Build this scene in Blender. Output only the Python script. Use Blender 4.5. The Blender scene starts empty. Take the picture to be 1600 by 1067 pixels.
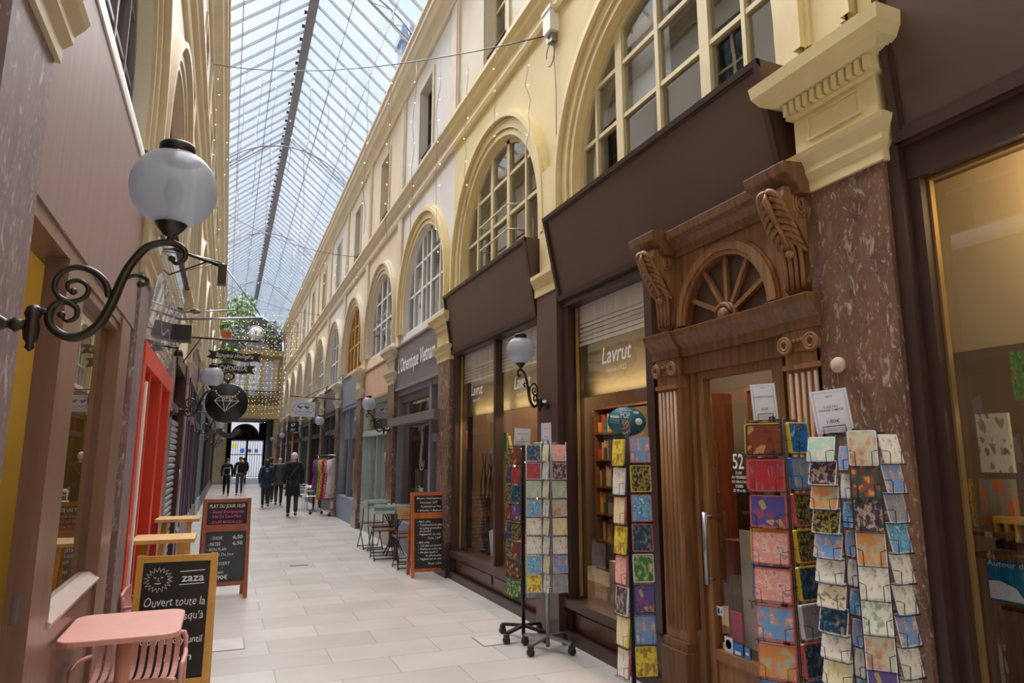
import bpy, bmesh, math, random
from math import pi, sin, cos, radians as R
from mathutils import Matrix, Vector
random.seed(7)
SC = bpy.context.scene
C = SC.collection
# ------------------------------------------------------------------ camera
cd = bpy.data.cameras.new('camera'); cam = bpy.data.objects.new('camera', cd); C.objects.link(cam)
cam.location = (0, 0, 1.65); cam.rotation_euler = (R(90 + 9.76), 0, R(-22.71))
cd.sensor_width = 36; cd.lens = 1055 * 36 / 1600; cd.clip_start = .05; cd.clip_end = 600
SC.camera = cam
# ------------------------------------------------------------------ view
SC.view_settings.view_transform = 'Standard'; SC.view_settings.look = 'None'
SC.view_settings.gamma = 1; SC.view_settings.use_curve_mapping = False
SC.view_settings.exposure = 0.25
SC.cycles.max_bounces = 7; SC.cycles.diffuse_bounces = 4; SC.cycles.glossy_bounces = 4
SC.cycles.transparent_max_bounces = 16; SC.cycles.transmission_bounces = 4
SC.cycles.sample_clamp_indirect = 4; SC.cycles.use_denoising = True
SC.cycles.caustics_reflective = False; SC.cycles.caustics_refractive = False
# ------------------------------------------------------------------ sky
W = bpy.data.worlds.new('sky'); SC.world = W; W.use_nodes = True
nt = W.node_tree; nt.nodes.clear()
def N(nt, t, **k):
    n = nt.nodes.new(t)
    for a, v in k.items():
        if a in n.inputs: n.inputs[a].default_value = v
        else: setattr(n, a, v)
    return n
out = N(nt, 'ShaderNodeOutputWorld'); bg = N(nt, 'ShaderNodeBackground'); tc = N(nt, 'ShaderNodeTexCoord')
nz = N(nt, 'ShaderNodeTexNoise', Scale=2.2, Detail=6.0, Roughness=.55)
rp = N(nt, 'ShaderNodeValToRGB'); rp.color_ramp.elements[0].position = .40; rp.color_ramp.elements[1].position = .63
rp.color_ramp.elements[0].color = (.60, .78, 1.0, 1); rp.color_ramp.elements[1].color = (1.0, 1.0, 1.0, 1)
bg.inputs['Strength'].default_value = 1.0
nt.links.new(tc.outputs['Generated'], nz.inputs['Vector']); nt.links.new(nz.outputs['Fac'], rp.inputs['Fac'])
nt.links.new(rp.outputs['Color'], bg.inputs['Color']); nt.links.new(bg.outputs[0], out.inputs['Surface'])
# sun behind thin cloud: very soft
def sun(name, e, rot, ang, col):
    l = bpy.data.lights.new(name, 'SUN'); l.energy = e; l.angle = R(ang); l.color = col
    o = bpy.data.objects.new(name, l); C.objects.link(o); o.rotation_euler = rot; return o
sun('sun', 15.0, (R(-24), R(5), 0), 75, (1, .975, .96))
def lamp(name, loc, e, col=(1, .72, .42), size=.3, kind='POINT', rot=None, sy=None):
    l = bpy.data.lights.new(name, kind); l.energy = e; l.color = col
    if kind == 'AREA':
        l.size = size
        if sy: l.shape = 'RECTANGLE'; l.size_y = sy
    else: l.shadow_soft_size = size
    o = bpy.data.objects.new(name, l); C.objects.link(o); o.location = loc
    if rot: o.rotation_euler = rot
    return o
XR, XL = 3.08, -.75
# ceiling lamps inside the shops
for k, (x, y, z, e) in enumerate([(3.30, 1.55, 2.95, 16), (4.9, 1.4, 2.2, 14), (4.6, 4.9, 2.9, 70), (4.6, 6.4, 2.9, 30), (4.6, 9.0, 2.9, 40), (4.6, 7.7, 2.9, 60), (4.6, 11.3, 3.0, 30), (4.6, 14.9, 3.0, 60),
        (4.6, 18.6, 3.0, 60), (4.6, 22, 3.0, 20), (-2.2, 4.4, 2.5, 22), (-2.2, 8, 2.5, 20), (4.7, 3.4, 2.6, 11)]):
    lamp('shop_lamp', (x, y, z), e, (1, .74, .44) if k not in (6, 7) else (1, .93, .85), .25)
for y_, l_ in ((5.12, 1.3), (7.16, 1.2), (8.6, 1.3)): lamp('window_strip_lamp', (XR + .125, y_, 2.27), 1.3, (1, .80, .46), .04, 'AREA', (0, R(-155), 0), l_)  # area strips added to cast a yellow glow on the near window board

# ------------------------------------------------------------------ materials
def lin(c):
    return tuple((v / 12.92 if v <= .04045 else ((v + .055) / 1.055) ** 2.4) for v in c)
def rgb(r, g, b): return lin((r / 255, g / 255, b / 255)) + (1,)
MC = {}
def mat(name, col, rough=.5, metal=0, vary=.12, scale=6, bump=0, bscale=40, spec=.5, stretch=(1, 1, 1), coat=0):
    if name in MC: return MC[name]
    m = bpy.data.materials.new(name); m.use_nodes = True; t = m.node_tree; b = t.nodes['Principled BSDF']
    b.inputs['Roughness'].default_value = rough; b.inputs['Metallic'].default_value = metal
    b.inputs['Specular IOR Level'].default_value = spec; b.inputs['Coat Weight'].default_value = coat
    tc = N(t, 'ShaderNodeTexCoord'); mp = N(t, 'ShaderNodeMapping'); mp.inputs['Scale'].default_value = stretch
    t.links.new(tc.outputs['Object'], mp.inputs[0])
    nz = N(t, 'ShaderNodeTexNoise', Scale=scale, Detail=5.0); t.links.new(mp.outputs[0], nz.inputs['Vector'])
    r = N(t, 'ShaderNodeValToRGB'); e = r.color_ramp.elements
    e[0].position = .3; e[1].position = .7
    e[0].color = tuple(v * (1 - vary) for v in col[:3]) + (1,); e[1].color = tuple(min(1, v * (1 + vary * .6)) for v in col[:3]) + (1,)
    t.links.new(nz.outputs['Fac'], r.inputs['Fac']); t.links.new(r.outputs['Color'], b.inputs['Base Color'])
    if bump:
        n2 = N(t, 'ShaderNodeTexNoise', Scale=bscale, Detail=4.0); t.links.new(mp.outputs[0], n2.inputs['Vector'])
        bp = N(t, 'ShaderNodeBump', Strength=bump, Distance=.01); t.links.new(n2.outputs['Fac'], bp.inputs['Height']); t.links.new(bp.outputs[0], b.inputs['Normal'])
    MC[name] = m; return m
def wood(name, col, rough=.4, stretch=(14, 14, .9), vary=.4, coat=.2):
    return mat(name, col, rough, 0, vary, 2.5, .15, 6, .5, stretch, coat)
def marble(name, base, dark, vein, rough=.2):
    m = bpy.data.materials.new(name); m.use_nodes = True; t = m.node_tree; b = t.nodes['Principled BSDF']
    b.inputs['Roughness'].default_value = rough
    tc = N(t, 'ShaderNodeTexCoord'); mp = N(t, 'ShaderNodeMapping'); mp.inputs['Scale'].default_value = (1.5, 1.5, .6); mp.inputs['Rotation'].default_value = (.35, .2, .3)
    t.links.new(tc.outputs['Object'], mp.inputs[0])
    def layer(prev, sc, det, rg, dist, p0, p1, c0, c1, f):
        n = N(t, 'ShaderNodeTexNoise', Scale=sc, Detail=det, Roughness=rg, Distortion=dist); t.links.new(mp.outputs[0], n.inputs['Vector'])
        r = N(t, 'ShaderNodeValToRGB'); r.color_ramp.elements[0].position = p0; r.color_ramp.elements[1].position = p1
        r.color_ramp.elements[0].color = c0; r.color_ramp.elements[1].color = c1; t.links.new(n.outputs['Fac'], r.inputs['Fac'])
        if prev is None: return r.outputs['Color']
        x = N(t, 'ShaderNodeMix', data_type='RGBA'); mu = N(t, 'ShaderNodeMath', operation='MULTIPLY'); mu.inputs[1].default_value = f
        t.links.new(r.outputs['Color'], mu.inputs[0]); t.links.new(mu.outputs[0], x.inputs[0]); t.links.new(prev, x.inputs[6]); x.inputs[7].default_value = vein; return x.outputs[2]
    K, Wt = (0, 0, 0, 1), (1, 1, 1, 1)
    c = layer(None, 4.0, 9.0, .7, .8, .34, .64, dark, base, 1)
    c = layer(c, 14.0, 7.0, .7, .9, .56, .66, K, Wt, .75)
    c = layer(c, 34.0, 4.0, .6, .6, .60, .68, K, Wt, .55)
    t.links.new(c, b.inputs['Base Color']); MC[name] = m; return m
def glass(name, tint=(1, 1, 1), refl=.09, opac=0, ocol=(.5, .5, .5), rough=.0, wob=0.):
    m = bpy.data.materials.new(name); m.use_nodes = True; t = m.node_tree; t.nodes.clear()
    o = N(t, 'ShaderNodeOutputMaterial'); tr = N(t, 'ShaderNodeBsdfTransparent'); tr.inputs[0].default_value = tint + (1,)
    gl = N(t, 'ShaderNodeBsdfGlossy'); gl.inputs['Roughness'].default_value = rough
    lw = N(t, 'ShaderNodeLayerWeight', Blend=.5); pw = N(t, 'ShaderNodeMath', operation='POWER'); pw.inputs[1].default_value = 4.5; t.links.new(lw.outputs['Facing'], pw.inputs[0])
    ma = N(t, 'ShaderNodeMath', operation='MULTIPLY_ADD'); ma.inputs[1].default_value = 1 - refl; ma.inputs[2].default_value = refl; ma.use_clamp = True
    t.links.new(pw.outputs[0], ma.inputs[0]); mx = N(t, 'ShaderNodeMixShader')
    src = tr
    if opac:
        df = N(t, 'ShaderNodeBsdfDiffuse'); df.inputs[0].default_value = tuple(ocol) + (1,); m0 = N(t, 'ShaderNodeMixShader'); m0.inputs[0].default_value = opac
        t.links.new(tr.outputs[0], m0.inputs[1]); t.links.new(df.outputs[0], m0.inputs[2]); src = m0
    t.links.new(ma.outputs[0], mx.inputs[0]); t.links.new(src.outputs[0], mx.inputs[1]); t.links.new(gl.outputs[0], mx.inputs[2])
    if wob:
        tc = N(t, 'ShaderNodeTexCoord'); nz = N(t, 'ShaderNodeTexNoise', Scale=1.6, Detail=1.0); bp = N(t, 'ShaderNodeBump', Strength=wob, Distance=.02)
        t.links.new(tc.outputs['Object'], nz.inputs['Vector']); t.links.new(nz.outputs['Fac'], bp.inputs['Height']); t.links.new(bp.outputs[0], gl.inputs['Normal'])
    t.links.new(mx.outputs[0], o.inputs[0]); MC[name] = m; return m
def emis(name, col, s):
    m = bpy.data.materials.new(name); m.use_nodes = True; b = m.node_tree.nodes['Principled BSDF']
    b.inputs['Base Color'].default_value = col; b.inputs['Emission Color'].default_value = col; b.inputs['Emission Strength'].default_value = s
    MC[name] = m; return m
def floormat():
    m = bpy.data.materials.new('floor_stone'); m.use_nodes = True; t = m.node_tree; b = t.nodes['Principled BSDF']
    tc = N(t, 'ShaderNodeTexCoord'); mp = N(t, 'ShaderNodeMapping'); t.links.new(tc.outputs['Object'], mp.inputs[0])
    br = N(t, 'ShaderNodeTexBrick', Scale=1.0); br.offset = .5
    for k, v in (('Color1', rgb(186, 181, 176)), ('Color2', rgb(174, 168, 163)), ('Mortar', rgb(146, 140, 135)), ('Mortar Size', .0035), ('Mortar Smooth', .2), ('Brick Width', .92), ('Row Height', .46), ('Bias', -.2)):
        br.inputs[k].default_value = v
    t.links.new(mp.outputs[0], br.inputs['Vector'])
    nz = N(t, 'ShaderNodeTexNoise', Scale=1.6, Detail=3.0, Roughness=.5); t.links.new(tc.outputs['Object'], nz.inputs['Vector'])
    r = N(t, 'ShaderNodeValToRGB'); r.color_ramp.elements[0].position = .3; r.color_ramp.elements[1].position = .7
    r.color_ramp.elements[0].color = (.93, .92, .91, 1); r.color_ramp.elements[1].color = (1.02, 1.015, 1.01, 1); t.links.new(nz.outputs['Fac'], r.inputs['Fac'])
    mx = N(t, 'ShaderNodeMix', data_type='RGBA', blend_type='MULTIPLY'); mx.inputs[0].default_value = 1
    t.links.new(br.outputs['Color'], mx.inputs[6]); t.links.new(r.outputs['Color'], mx.inputs[7]); t.links.new(mx.outputs[2], b.inputs['Base Color'])
    r2 = N(t, 'ShaderNodeMapRange'); r2.inputs['To Min'].default_value = .19; r2.inputs['To Max'].default_value = .30; t.links.new(nz.outputs['Fac'], r2.inputs['Value']); t.links.new(r2.outputs[0], b.inputs['Roughness'])
    return m
FLOOR = floormat()
CREAM = mat('cream_plaster', rgb(226, 208, 158), .65, vary=.09, scale=1.3, bump=.08, bscale=25)
CREAM2 = mat('pale_cream_plaster', rgb(222, 212, 194), .65, vary=.08, scale=1.2, bump=.08, bscale=25)
WHITEP = mat('white_plaster', rgb(218, 214, 212), .65, vary=.07, scale=1.2, bump=.06, bscale=25)
PEACH = mat('peach_plaster', rgb(222, 204, 178), .65, vary=.08, scale=1.2, bump=.06, bscale=25)
TAN = mat('tan_paint', rgb(200, 184, 152), .5, vary=.08, scale=3)
YMOULD = mat('yellow_moulding', rgb(222, 204, 154), .55, vary=.08, scale=3, bump=.05)
PMOULD = mat('pale_moulding', rgb(210, 196, 172), .55, vary=.08, scale=3, bump=.05)
BROWNP = mat('brown_paint', rgb(84, 62, 56), .34, vary=.06, scale=2, bump=.04, bscale=12)
BROWND = mat('dark_brown_paint', rgb(62, 44, 40), .35, vary=.08, scale=2)
PANELW = wood('panel_wood', rgb(104, 66, 38), .3)
DOORW = wood('carved_oak', rgb(140, 98, 60), .46, vary=.4, coat=0)
DOORW2 = wood('carved_oak_dark', rgb(114, 78, 48), .46, vary=.4, coat=0)
LWOOD = mat('stained_board', rgb(146, 120, 114), .5, 0, .12, 2.5, 0, 6, .3, (9, 9, .5), 0)
LWOOD2 = mat('stained_post', rgb(130, 96, 78), .36, 0, .16, 2.5, 0, 6, .5, (9, 9, .5), .1)
PINE = wood('pine_wood', rgb(206, 162, 98), .45, (5, 5, 5), .2, .1)
ORANGEW = wood('orange_wood', rgb(176, 92, 48), .4, (5, 5, 5), .2, .2)
REDW = wood('red_brown_wood', rgb(146, 74, 46), .4, (5, 5, 5), .2, .2)
YELW = wood('yellow_wood', rgb(204, 152, 66), .4, (5, 5, 5), .15, .2)
BMARB = marble('brown_marble', rgb(128, 96, 76), rgb(84, 64, 58), rgb(196, 178, 156))
LMARB = marble('mauve_marble', rgb(134, 112, 112), rgb(104, 84, 86), rgb(190, 176, 176), .5)
IRON = mat('dark_iron', rgb(58, 52, 46), .35, .7, .15, 20)
BLACK = mat('black_metal', rgb(26, 25, 26), .4, .3, .1, 20)
STEEL = mat('grey_steel', rgb(150, 152, 156), .3, .8, .08, 20)
CHROME = mat('chrome', rgb(200, 202, 205), .15, 1, .03, 20)
RUBBER = mat('dark_rubber', rgb(40, 40, 42), .6, 0, .1, 20)
WHITE = mat('white_paint', rgb(226, 224, 222), .5, vary=.04)
WFRAME = mat('white_frame_paint', rgb(222, 220, 218), .45, vary=.05)
YFRAME = mat('cream_frame_paint', rgb(214, 198, 156), .5, vary=.08, scale=5)
BLIND = mat('white_blind', rgb(236, 232, 232), .7, vary=.04)
GREYP = mat('grey_paint', rgb(120, 114, 118), .45, vary=.06)
DGREY = mat('slate_paint', rgb(66, 64, 68), .4, vary=.08)
BLUEG = mat('blue_grey_paint', rgb(118, 128, 146), .45, vary=.06)
REDP = mat('red_paint', rgb(214, 58, 30), .35, vary=.05)
MAROON = mat('maroon_paint', rgb(70, 24, 30), .35, vary=.1)
PURPLE = mat('purple_grey_paint', rgb(104, 84, 98), .4, vary=.1)
PINK = mat('salmon_metal', rgb(198, 144, 132), .42, 0, .04, 8)
CHALK = mat('blackboard', rgb(28, 29, 34), .6, vary=.3, scale=4)
CHALKG = mat('slate_blackboard', rgb(52, 57, 68), .6, vary=.2, scale=4)
CHALKD = mat('deep_blackboard', rgb(15, 15, 17), .35, vary=.2, scale=4)
CHW = mat('chalk_white', rgb(225, 226, 228), .8, vary=.1, scale=60)
CHP = mat('chalk_pink', rgb(214, 96, 150), .8, vary=.1, scale=60)
PAPER = mat('white_paper', rgb(214, 216, 230), .7, vary=.03)
INK = mat('dark_ink', rgb(66, 66, 80), .7)
TEAL = mat('teal_print', rgb(30, 96, 112), .4, vary=.08)
GOLD = mat('brass_strip', rgb(160, 130, 82), .35, .5, .1)
OLIVE = mat('olive_yellow_wall', rgb(196, 170, 78), .6, vary=.08)
BEIGE = mat('beige_bulkhead', rgb(198, 178, 140), .6, vary=.05, scale=2)
TAUPE = mat('taupe_wall', rgb(104, 82, 66), .7, vary=.08, scale=2)
SHELFW = wood('shelf_wood', rgb(96, 60, 38), .35)
DARKR = mat('dark_room', rgb(70, 60, 54), .8, vary=.1)
ROOMG = mat('room_grey', rgb(118, 108, 102), .8, vary=.15, scale=1)
GREEN = mat('leaf_green', rgb(92, 128, 58), .5, vary=.5, scale=9)
DGREEN = mat('dark_leaf', rgb(50, 66, 44), .55, vary=.5, scale=6)
TERRA = mat('terracotta', rgb(190, 112, 66), .6)
GLOBE = None
def globemat():
    m = bpy.data.materials.new('frosted_globe'); m.use_nodes = True; t = m.node_tree; b = t.nodes['Principled BSDF']
    b.inputs['Base Color'].default_value = rgb(176, 180, 190); b.inputs['Roughness'].default_value = .22
    o = t.nodes['Material Output']; tl = N(t, 'ShaderNodeBsdfTranslucent'); tl.inputs[0].default_value = rgb(186, 190, 202)
    tr = N(t, 'ShaderNodeBsdfTransparent'); m1 = N(t, 'ShaderNodeMixShader'); m1.inputs[0].default_value = .55; m2 = N(t, 'ShaderNodeMixShader'); m2.inputs[0].default_value = .22
    t.links.new(b.outputs[0], m1.inputs[1]); t.links.new(tl.outputs[0], m1.inputs[2]); t.links.new(m1.outputs[0], m2.inputs[1]); t.links.new(tr.outputs[0], m2.inputs[2]); t.links.new(m2.outputs[0], o.inputs[0])
    return m
GLOBE = globemat()
CGLASS = glass('clear_shop_glass', (.93, .93, .91), .075)
GTOP = glass('globe_clear_top', (.92, .94, .97), .12)
WGLASS = glass('window_glass', (.72, .76, .82), .2, wob=.10)
RGLASS = glass('roof_glass', (.95, .97, 1.0), .03)
LGLASS = glass('side_shop_glass', (.55, .53, .48), .16)
DGLASS = glass('dim_glass', (.55, .55, .56), .12, wob=.05)
TGLASS = glass('teal_film_glass', (.6, .75, .74), .1, .55, (.36, .46, .45))
BGLASS = glass('blue_film_glass', (.6, .65, .75), .1, .6, (.32, .36, .44))
PGLASS = glass('acrylic_sign', (.85, .84, .9), .16, .42, (.62, .58, .66))

# ------------------------------------------------------------------ mesh builder
class MB:
    def __init__(s, M=None): s.b = bmesh.new(); s.M = M or Matrix(); s.i = 0; s.sm = False; s.nb = 0
    def v(s, p): return s.b.verts.new(s.M @ Vector(p))
    def f(s, vs):
        try: f = s.b.faces.new(vs)
        except ValueError: return
        f.material_index = s.i; f.smooth = s.sm; return f
    def poly(s, pts): s.f([s.v(p) for p in pts]); return s
    def box(s, x0, x1, y0, y1, z0, z1):
        e = (s.nb % 5) * .0003; s.nb += 1      # keeps touching faces from sharing one plane
        x0, x1, y0, y1, z0, z1 = x0 - e, x1 + e, y0 - e, y1 + e, z0 - (e if z0 > .001 else 0), z1 + e
        v = [s.v((x, y, z)) for z in (z0, z1) for x, y in ((x0, y0), (x1, y0), (x1, y1), (x0, y1))]
        for q in ((3, 2, 1, 0), (4, 5, 6, 7), (0, 1, 5, 4), (1, 2, 6, 5), (2, 3, 7, 6), (3, 0, 4, 7)): s.f([v[k] for k in q])
        return s
    def prism(s, pts, fn, a, b):
        """extrude the 2D outline: fn(p, t) gives the 3D point"""
        A = [s.v(fn(p, a)) for p in pts]; B = [s.v(fn(p, b)) for p in pts]; n = len(pts)
        s.f(A[::-1]); s.f(B)
        for k in range(n): s.f([A[k], A[(k + 1) % n], B[(k + 1) % n], B[k]])
        return s
    def tube(s, pts, r, n=8, closed=False, flat=None):
        sm = s.sm; s.sm = True; P = [Vector(p) for p in pts]; m = len(P); rings = []; up = None
        for i, p in enumerate(P):
            if closed: d = (P[(i + 1) % m] - P[i - 1]).normalized()
            else: d = (P[min(i + 1, m - 1)] - P[max(i - 1, 0)]).normalized()
            if up is None: up = d.orthogonal().normalized()
            else: up = (up - d * up.dot(d)); up = up.normalized() if up.length > 1e-6 else d.orthogonal().normalized()
            w = d.cross(up); rr = r[i] if isinstance(r, (list, tuple)) else r
            rings.append([s.v(p + (up * cos(2 * pi * k / n) + w * sin(2 * pi * k / n)) * rr) for k in range(n)])
        for i in range(m if closed else m - 1):
            A, B = rings[i], rings[(i + 1) % m]
            for k in range(n): s.f([A[k], A[(k + 1) % n], B[(k + 1) % n], B[k]])
        if not closed: s.f(rings[0][::-1]); s.f(rings[-1])
        s.sm = sm; return s
    def bar(s, a, b, w, h=None):
        """square bar between two points"""
        h = h or w; a = Vector(a); b = Vector(b); d = (b - a).normalized(); u = d.cross(Vector((0, 0, 1)))
        u = u.normalized() if u.length > 1e-4 else Vector((1, 0, 0)); t = u.cross(d)
        q = [(-w / 2, -h / 2), (w / 2, -h / 2), (w / 2, h / 2), (-w / 2, h / 2)]
        A = [s.v(a + u * x + t * y) for x, y in q]; B = [s.v(b + u * x + t * y) for x, y in q]
        s.f(A[::-1]); s.f(B)
        for k in range(4): s.f([A[k], A[(k + 1) % 4], B[(k + 1) % 4], B[k]])
        return s
    def lathe(s, prof, o=(0, 0, 0), n=24, ax='z', sx=1, sy=1):
        sm = s.sm; s.sm = True; rings = []
        for r, z in prof:
            ring = []
            for k in range(n):
                a = 2 * pi * k / n; c, d = r * cos(a) * sx, r * sin(a) * sy
                p = {'z': (c, d, z), 'y': (c, z, d), 'x': (z, c, d)}[ax]
                ring.append(s.v((p[0] + o[0], p[1] + o[1], p[2] + o[2])))
            rings.append(ring)
        for A, B in zip(rings, rings[1:]):
            for k in range(n): s.f([A[k], A[(k + 1) % n], B[(k + 1) % n], B[k]])
        if prof[0][0] > 1e-5: s.f(rings[0][::-1])
        if prof[-1][0] > 1e-5: s.f(rings[-1])
        s.sm = sm; return s
    def ball(s, o, r, n=12, sx=1, sy=1, sz=1):
        return s.lathe([(max(r * sin(pi * k / n), 1e-4), -r * sz * cos(pi * k / n)) for k in range(n + 1)], o, max(8, int(n * 1.5)), 'z', sx, sy)
    def build(s, name, mats, parent=None, off=None, solid=0, bevel=0):
        me = bpy.data.meshes.new(name); bmesh.ops.remove_doubles(s.b, verts=s.b.verts, dist=1e-5) if False else None
        bmesh.ops.recalc_face_normals(s.b, faces=s.b.faces); s.b.to_mesh(me); s.b.free()
        for m in (mats if isinstance(mats, (list, tuple)) else [mats]): me.materials.append(m)
        o = bpy.data.objects.new(name, me); C.objects.link(o)
        if parent is not None:
            o.parent = parent; p = parent; off = Vector((0, 0, 0))
            while p: off += p.location if p.parent is None else Vector((0, 0, 0)); p = p.parent
            if parent.parent is None: o.matrix_parent_inverse = Matrix.Translation(-Vector(parent.location))
        if bevel:
            bv = o.modifiers.new('edge', 'BEVEL'); bv.width = bevel; bv.segments = 2; bv.limit_method = 'ANGLE'
        return o
def thing(name, label, cat, loc=(0, 0, 0), group=None, kind=None):
    o = bpy.data.objects.new(name, None); C.objects.link(o); o.location = loc; o.empty_display_size = .1
    return tag(o, label, cat, group, kind)
def tag(o, label=None, cat=None, group=None, kind=None):
    if label: o['label'] = label
    if cat: o['category'] = cat
    if group: o['group'] = group
    if kind: o['kind'] = kind
    return o
def struct(o): o['kind'] = 'structure'; return o
def dup(root, M, label=None, group=None):
    def cp(o, par):
        c = o.copy(); C.objects.link(c)
        if par is not None: c.parent = par; c.matrix_parent_inverse = o.matrix_parent_inverse.copy()
        for ch in o.children: cp(ch, c)
        return c
    r = cp(root, None); r.matrix_world = M
    if label: r['label'] = label
    if group: r['group'] = group
    return r
# flat text -> faces in a builder; local x to the right, y up, z out of the surface
TXT = {}
def textpts(s, shear=0., bold=0.):
    key = (s, shear, bold)
    if key not in TXT:
        cu = bpy.data.curves.new('t', 'FONT'); cu.body = s; cu.size = 1; cu.shear = shear; cu.offset = bold; cu.resolution_u = 2; cu.align_x = 'LEFT'
        o = bpy.data.objects.new('t', cu); C.objects.link(o); dg = bpy.context.evaluated_depsgraph_get()
        me = bpy.data.meshes.new_from_object(o.evaluated_get(dg))
        TXT[key] = ([tuple(v.co) for v in me.vertices], [tuple(p.vertices) for p in me.polygons])
        bpy.data.objects.remove(o); bpy.data.curves.remove(cu); bpy.data.meshes.remove(me)
    return TXT[key]
def text(mb, s, x, y, h, w=None, shear=0., bold=0., center=False, rot=0., z=0., jit=0):
    vs, fs = textpts(s, shear, bold)
    if not vs: return mb
    x0 = min(v[0] for v in vs); x1 = max(v[0] for v in vs); sy = h / .7; sx = (w / (x1 - x0)) if w else sy
    ox = -(x0 + x1) / 2 if center else -x0; c, d = cos(rot), sin(rot)
    out = []
    for v in vs:
        a, b = (v[0] + ox) * sx, v[1] * sy
        if jit: b += jit * h * sin(v[0] * 5.1 + y * 40) * .5
        out.append(mb.v((x + a * c - b * d, y + a * d + b * c, z)))
    for f in fs: mb.f([out[k] for k in f])
    return mb
def stroke(mb, pts, w, z=0.):
    """flat ribbon through 2D points"""
    P = [Vector(p) for p in pts]; L, Rr = [], []
    for i, p in enumerate(P):
        d = (P[min(i + 1, len(P) - 1)] - P[max(i - 1, 0)]); d = d.normalized() if d.length else Vector((1, 0)); n = Vector((-d.y, d.x)) * w / 2
        L.append(mb.v((p.x + n.x, p.y + n.y, z))); Rr.append(mb.v((p.x - n.x, p.y - n.y, z)))
    for i in range(len(P) - 1): mb.f([L[i], L[i + 1], Rr[i + 1], Rr[i]])
    return mb
def frame3(o, x, y):
    x = Vector(x).normalized(); y = Vector(y).normalized(); z = x.cross(y)
    return Matrix(((x.x, y.x, z.x, o[0]), (x.y, y.y, z.y, o[1]), (x.z, y.z, z.z, o[2]), (0, 0, 0, 1)))
def arc(cx, cy, r, a0, a1, n): return [(cx + r * cos(R(a0 + (a1 - a0) * k / n)), cy + r * sin(R(a0 + (a1 - a0) * k / n))) for k in range(n + 1)]
SIDE = {'R': Matrix(((0, -1, 0, XR), (1, 0, 0, 0), (0, 0, 1, 0), (0, 0, 0, 1))), 'L': Matrix(((0, 1, 0, XL), (1, 0, 0, 0), (0, 0, 1, 0), (0, 0, 0, 1)))}
def WM(side, a=0): return SIDE[side] @ Matrix.Translation((a, 0, 0))   # local: a along the passage, d out of the wall, z up
def TW(side, a, z, d):   # text on a wall, origin at (a, z)
    if side == 'R': return frame3((XR - d, a, z), (0, -1, 0), (0, 0, 1))
    return frame3((XL + d, a, z), (0, 1, 0), (0, 0, 1))
def smooth(P, n=4):
    out = []
    for i in range(len(P) - 1):
        p0, p1, p2, p3 = P[max(i - 1, 0)], P[i], P[i + 1], P[min(i + 2, len(P) - 1)]
        for k in range(n):
            t = k / n; out.append(tuple(.5 * (2 * b + (c - a) * t + (2 * a - 5 * b + 4 * c - d) * t * t + (3 * b - a - 3 * c + d) * t ** 3) for a, b, c, d in zip(p0, p1, p2, p3)))
    return out + [P[-1]]
# ================================================================== THE SETTING
PIT = 3.58
def pc(k): return 2.55 + PIT * k        # pillar centres
def bc(k): return 4.34 + PIT * k        # bay centres
KN = 12                                  # last pillar
YEND = pc(KN) + .3
m = MB(); m.box(XL - 4, XR + 4.2, -8.5, -8.3, 0, 12); struct(m.build('wall_back', CREAM2))  # unseen wall added behind the camera to block light from the open end
m = MB(); m.box(XL - 4, XR + 4.2, -8.3, 75, -.12, 0); struct(m.build('floor', FLOOR))
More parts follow.
